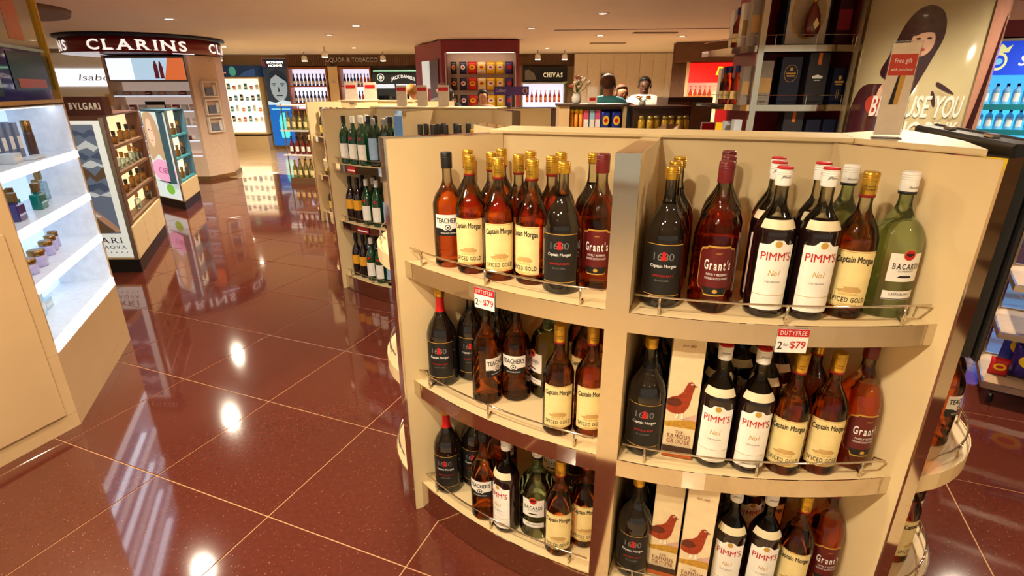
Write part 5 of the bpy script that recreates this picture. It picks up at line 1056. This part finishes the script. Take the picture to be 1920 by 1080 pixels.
# ================================================================== CASH DESKS, RACKS, SCREENS
ds = thing('cash_desk', 'beige cash desk with a screen, behind the near gondola', 'desk', (.15, 4.75, 0)); pbox('front', ds, beigep, 0, 1.0, 0, .55, 0, 1.02, .004); pbox('worktop', ds, cream, -.02, 1.02, -.02, .57, 1.021, 1.05, .003)
def monitor(x, y, z, rz, w, h, label, scr):
    t = thing('computer_screen', label, 'screen', (x, y, z), rz); pbox('foot', t, black, -w * .3, w * .3, -.06, .08, 0, .012); pbox('stem', t, black, -.02, .02, .02, .05, .012, .16); pbox('casing', t, black, -w / 2, w / 2, -.01, .02, .1, .1 + h, .003)
    link('display', poly_me([(i, p) for i, p in enumerate(([(-w / 2 + .015, .115), (w / 2 - .015, .115), (w / 2 - .015, .085 + h), (-w / 2 + .015, .085 + h)], rc(-w * .1, w * .02, .13 + h * .25, .13 + h * .55), rc(w * .12, w * .24, .13, .13 + h * .25), rc(w * .28, w * .4, .13, .13 + h * .25)))], scr, -.0108), t)
scr1 = (M('screen_blue', (120, 160, 220), emit=.7), M('screen_teal', (60, 160, 160), emit=.7), M('screen_green', (90, 190, 60), emit=.7), M('screen_green', (90, 190, 60), emit=.7)); scr2 = (M('screen_deepblue', (60, 120, 240), emit=.9),) * 4
monitor(.17, 4.72, 1.0505, rad(4), .33, .25, 'computer screen with blue and green windows on the cash desk', scr1)
d2 = thing('cash_desk', 'long cash desk with a bright blue screen, before the burgundy kiosk', 'desk', (-1.12, 7.32, 0)); pbox('front', d2, beigep, 0, 1.3, 0, .42, 0, 1.0, .004); pbox('worktop', d2, cream, -.02, 1.32, -.02, .44, 1.001, 1.03, .003)
monitor(-.97, 7.5, 1.0305, 0, .34, .25, 'computer screen with a bright blue picture on the long cash desk', scr2)
rk = thing('sweets_rack', 'beige counter rack of sweets in tubes and blue bags, behind the near gondola', 'rack', (.47, 5.5, 0)); pbox('carcass', rk, beigep, 0, .66, .22, .42, 0, 1.38); pbox('end_panel', rk, beigep, 0, .1, 0, .219, 0, 1.38); pbox('end_panel', rk, beigep, .63, .66, 0, .219, 0, 1.38); pbox('top_board', rk, dkbrown, -.01, .68, -.02, .44, 1.381, 1.4)
pbox('shelf', rk, cream, .101, .629, .0, .219, 1.1, 1.12); pbox('base', rk, beigep, .101, .629, .0, .219, 0, .9)
tubo = M('orange_tube', (236, 150, 40), .4)
for i in range(3):
    t = thing('sweet_tube', f'orange sweet tube in the sweets rack, {ORD[i]} from the left', 'sweets', (.47 + .13 + i * .045, 5.56, 1.1205), 0, 'orange sweet tubes'); part('tube', t, tubo, lambda bm: lathe(bm, [(.018, 0), (.018, .2)], 12)); part('lid', t, yel, lambda bm: lathe(bm, [(.021, .2), (.021, .225), (.012, .235)], 12))
for i, (x, m, w_) in enumerate(((.27, M('pink_pack', (206, 80, 120), .4), .05), (.33, M('sky_pack', (140, 190, 220), .4), .05), (.385, M('pink_pack', (206, 80, 120), .4), .05))):
    carton_box((.47 + x, 5.56, 1.1205), 0, w_, .05, .225, m, f'slim {("pink", "sky-blue", "rose pink")[i]} sweets pack in the rack, {ORD[i]} after the orange tubes', 'slim sweets packs', print_w)
for i in range(2): snack_bag((.47 + .465 + i * .105, 5.55, 1.1205), 0, .1, .23, .06, M('blue_foil_bag', (34, 50, 150), .25), yel, f"{('left', 'right')[i]} of two dark blue sweets bags in the counter rack", 'blue sweets bags in the rack')
jr = thing('jar_counter', 'dark brown counter with gold jars in front, right of the sweets rack', 'counter', (1.2, 5.3, 0)); pbox('body', jr, dkbrown, 0, .52, .14, .5, 0, 1.36); pbox('top_board', jr, M('mahogany_top', (60, 26, 24), .3), -.02, .54, .1, .52, 1.361, 1.385); pbox('ledge', jr, brown, 0, .52, -.1, .139, 0, 1.16)
for i in range(7):
    t = thing('gold_jar', f'gold sweets jar on the dark counter ledge, {ORD[i]} from the left', 'jar', (1.2 + .05 + i * .07, 5.3 + (.0 if i % 2 else .05), 1.1605), 0, 'gold jars on the dark counter'); part('jar_body', t, M('gold_wrap', (206, 170, 60), .3, .5), lambda bm: lathe(bm, [(.028, 0), (.034, .01), (.034, .09), (.026, .11)], 14)); part('lid', t, M('jar_lid', (170, 150, 80), .3, .6), lambda bm: lathe(bm, [(.028, .11), (.028, .135), (.02, .14)], 14))
bc = thing('brown_cabinet', 'plain dark brown cabinet behind the jar counter', 'cabinet', (1.75, 6.3, 0)); pbox('body', bc, dkbrown, 0, .5, 0, .5, 0, 1.45, .004); pbox('door', bc, brown, .02, .24, -.012, -.001, .1, 1.4); pbox('door', bc, brown, .26, .48, -.012, -.001, .1, 1.4)
rd = thing('price_card', 'red price card with white edge on a little easel by the gold jars', 'card', (1.83, 5.17, 1.16), .1); pbox('card', rd, print_w, -.07, .07, -.003, .003, 0, .09); pbox('red_field', rd, red, -.06, .06, -.0045, -.003, .01, .08); pbox('easel', rd, steel, -.05, .05, .004, .05, -1.16, 0)
k2 = thing('price_card', 'pale red-printed price card standing on the sweets rack', 'card', (.8, 5.58, 1.4005), 0); pbox('card', k2, M('card_paper', (222, 206, 184), .5), -.045, .045, -.003, .003, .003, .16); pbox('foot', k2, white, -.045, .045, -.02, .02, 0, .003); pbox('red_print', k2, red, -.03, .03, -.0042, -.003, .03, .06)
def bouquet(loc, label, cm, n_, spread, seed):
    rnd = random.Random(seed); t = thing('flower_vase', label, 'flowers', loc)
    part('vase', t, M('vase_white', (226, 220, 206), .3), lambda bm: lathe(bm, [(.03, 0), (.045, .02), (.05, .06), (.032, .1), (.036, .11)], 16))
    for i in range(n_):
        a, r, z = rnd.uniform(0, 2 * PI), spread * math.sqrt(rnd.random()), rnd.uniform(.15, .15 + spread * .75); p = (r * math.cos(a), r * math.sin(a), z)
        st = part('stem', t, M('stem_green', (70, 96, 44), .5), lambda bm: tube(bm, [(p[0] * .1, p[1] * .1, .1), (p[0] * .6, p[1] * .6, z * .7), p], .003, 5))
        part('blossom', st, cm[i % len(cm)], lambda bm: lathe(bm, [(.006, -.012), (.02, .0), (.026, .012), (.018, .02), (.006, .024)], 10, cx=p[0], cy=p[1]) or [setattr(v.co, 'z', v.co.z + z) for v in bm.verts])
    return t
bouquet((.66, 5.72, 1.4005), 'vase of white and rust flowers on the sweets rack', [M('petal_white', (226, 206, 176), .5), M('petal_green', (110, 120, 60), .5), M('petal_rust', (170, 80, 50), .5)], 16, .13, 1)
bouquet((1.3, 5.6, 1.3855), 'bunch of orange and yellow flowers on the dark counter', [M('petal_orange', (238, 140, 30), .5), M('petal_yellow', (244, 196, 50), .5)], 14, .1, 2).scale = (.7, .7, .4)

# ================================================================== PEOPLE
def skin_mesh(verts, edges, mat, root=0, sub=1):
    me = bpy.data.meshes.new('body'); me.from_pydata([v[:3] for v in verts], edges, []); me.materials.append(mat)
    return me, verts, root, sub
def skin_obj(name, verts, edges, mat, parent, root=0, sub=2):
    me = bpy.data.meshes.new(name); me.from_pydata([v[:3] for v in verts], edges, []); me.materials.append(mat)
    o = link(name, me, parent); m = o.modifiers.new('skin', 'SKIN'); m.use_smooth_shade = True
    if not me.skin_vertices: me.attributes.new('skin', 'SKIN', 'POINT') if False else None
    for i, v in enumerate(me.skin_vertices[0].data):
        rx = verts[i][3]; ry = verts[i][4] if len(verts[i]) > 4 else rx; v.radius = (rx, ry); v.use_root = (i == root)
    s = o.modifiers.new('sub', 'SUBSURF'); s.levels = sub; s.render_levels = sub
    return o
def person(loc, rz, ht, label, skin, hair, shirt, legs, long_hair=False, arms='down', tie=None):
    """standing figure facing -y; one continuous body, clothes and hair on top"""
    k = ht / 1.7; t = thing('person', label, 'person', loc, rz); t.scale = (k, k, k)
    V = [(0, 0, .95, .13, .1), (0, 0, 1.12, .12, .09), (0, 0, 1.3, .145, .1), (0, 0, 1.42, .1, .075), (0, -.005, 1.485, .052), (0, -.02, 1.54, .062, .07), (0, -.012, 1.61, .078, .09), (0, -.004, 1.665, .055, .065)]
    E = [(0, 1), (1, 2), (2, 3), (3, 4), (4, 5), (5, 6), (6, 7)]
    for s in (-1, 1):
        b = len(V); fwd = {'down': (.0, .0), 'front': (-.12, -.28)}[arms]
        V += [(s * .175, 0, 1.4, .052), (s * .21, fwd[0] * .3, 1.14, .042), (s * .2, fwd[1] * .7, .93 if arms == 'down' else 1.06, .032), (s * .19, fwd[1], .86 if arms == 'down' else 1.05, .026)]
        E += [(3, b), (b, b + 1), (b + 1, b + 2), (b + 2, b + 3)]; hb = len(V)
        dx = (0, 0, -1) if arms == 'down' else (0, -1, 0)
        for j, (o_, l_) in enumerate(((-.024, .07), (-.008, .085), (.008, .08), (.024, .06))):
            V += [(s * .19 + o_, fwd[1] + dx[1] * .05, V[b + 3][2] + dx[2] * .05, .009), (s * .19 + o_, fwd[1] + dx[1] * (.05 + l_ * .9) , V[b + 3][2] + dx[2] * (.05 + l_ * .9) - (.01 if arms == 'front' else 0), .008)]; E += [(b + 3, hb + 2 * j), (hb + 2 * j, hb + 2 * j + 1)]
        V += [(s * .16, fwd[1] + dx[1] * .03 - .012, V[b + 3][2] + dx[2] * .03, .01), (s * .145, fwd[1] + dx[1] * .06 - .015, V[b + 3][2] + dx[2] * .06, .009)]; E += [(b + 3, hb + 8), (hb + 8, hb + 9)]
        c = len(V); V += [(s * .09, 0, .85, .09), (s * .1, .0, .48, .058), (s * .1, .015, .1, .04), (s * .1, -.09, .04, .034)]; E += [(0, c), (c, c + 1), (c + 1, c + 2), (c + 2, c + 3)]
    skin_obj('body', V, E, skin, t)
    S = [(0, 0, .93, .145, .115), (0, 0, 1.12, .14, .11), (0, 0, 1.3, .165, .12), (0, 0, 1.425, .15, .115), (0, 0, 1.49, .078, .075)]; SE = [(0, 1), (1, 2), (2, 3), (3, 4)]
    for s in (-1, 1):
        b = len(S); S += [(s * .18, 0, 1.405, .088), (s * .21, fwd[0] * .15, 1.18, .068)]; SE += [(3, b), (b, b + 1)]
    skin_obj('shirt', S, SE, shirt, t)
    T = [(0, 0, .96, .14, .115), (0, 0, .9, .14, .115)]; TE = [(0, 1)]
    for s in (-1, 1):
        b = len(T); T += [(s * .09, 0, .82, .1), (s * .1, 0, .48, .074), (s * .1, .015, .1, .06)]; TE += [(1, b), (b, b + 1), (b + 1, b + 2)]
    skin_obj('trousers', T, TE, legs, t)
    for s in (-1, 1): part('shoe', t, black, lambda bm: bx(bm, s * .1 - .045, s * .1 + .045, -.16, .07, .0, .075, .02))
    def hairfn(bm):
        bmesh.ops.create_uvsphere(bm, u_segments=18, v_segments=12, radius=1)
        for v in bm.verts:
            x, y, z = v.co
            if y < -.3 and z < .35: y = -.3 + (y + .3) * .15; 
            v.co = (x * .088, y * .1 + .02, 1.63 + z * (.09 if z > 0 else (.17 if long_hair else .08)))
    part('hair', t, hair, hairfn, smooth=True)
    for s in (-1, 1):
        part('eye', t, print_k, lambda bm: bmesh.ops.create_uvsphere(bm, u_segments=8, v_segments=6, radius=.009, matrix=Matrix.Translation((s * .032, -.098, 1.6))))
        part('ear', t, skin, lambda bm: bmesh.ops.create_uvsphere(bm, u_segments=8, v_segments=6, radius=1, matrix=Matrix.Translation((s * .084, 0, 1.59)) @ Matrix.Diagonal((.012, .02, .03, 1))))
    part('nose', t, skin, lambda bm: bmesh.ops.create_cone(bm, segments=8, radius1=.016, radius2=.005, depth=.04, matrix=Matrix.Translation((0, -.106, 1.578)) @ Matrix.Rotation(rad(25), 4, 'X')))
    part('mouth', t, M('lip', (150, 80, 72), .5), lambda bm: bmesh.ops.create_uvsphere(bm, u_segments=8, v_segments=6, radius=1, matrix=Matrix.Translation((0, -.089, 1.535)) @ Matrix.Diagonal((.022, .008, .006, 1))))
    if tie: part('tie', t, tie, lambda bm: prism(bm, [(-.025, -.136), (.025, -.136), (.02, -.125), (-.02, -.125)], 1.12, 1.4))
skl = M('skin_light', (224, 172, 138), .5); skd = M('skin_dark', (92, 58, 42), .5); skm = M('skin_medium', (170, 112, 82), .5)
h_bl = M('hair_blond', (176, 128, 66), .6); h_br = M('hair_brown', (96, 58, 36), .6); h_bk = M('hair_black', (26, 20, 18), .5); jeans = M('dark_trousers', (40, 40, 52), .7)
person((-1.5, 8.6, 0), PI - .3, 1.6, 'person with short blond hair in an orange top, seen from behind by the kiosk', skl, h_bl, M('shirt_orange', (214, 132, 66), .7), jeans)
person((-1.1, 9.0, 0), PI + .5, 1.62, 'person with brown hair in a grey top, beside the blond person', skl, h_br, M('shirt_grey', (110, 104, 100), .7), jeans)
person((-.93, 8.3, 0), PI - .1, 1.56, 'person with dark hair in a black top, left of the snack bags', skl, h_bk, M('shirt_black', (30, 30, 36), .7), jeans, True)
person((-.42, 8.35, 0), .1, 1.52, 'short person with dark hair facing the viewer before the snack bags', skm, h_bk, M('shirt_tan', (150, 110, 80), .7), jeans, True, 'front')
person((1.08, 6.35, 0), PI - .5, 1.68, 'person in a turquoise shirt with brown hair, behind the sweets rack', skm, h_br, M('shirt_turquoise', (64, 150, 166), .7), jeans)
person((1.4, 7.2, 0), .2, 1.58, 'short person in a dark red top beside the man in white', skm, h_br, M('shirt_darkred', (120, 50, 44), .7), jeans, True)
person((1.8, 7.7, 0), -.2, 1.68, 'man in a white shirt and dark tie behind the counters', skd, h_bk, M('shirt_white', (232, 226, 214), .7), jeans, tie=black)
for l_, o_ in LABELS.items():
    if len(o_) > 1: print('DUPLICATE LABEL', l_, o_)
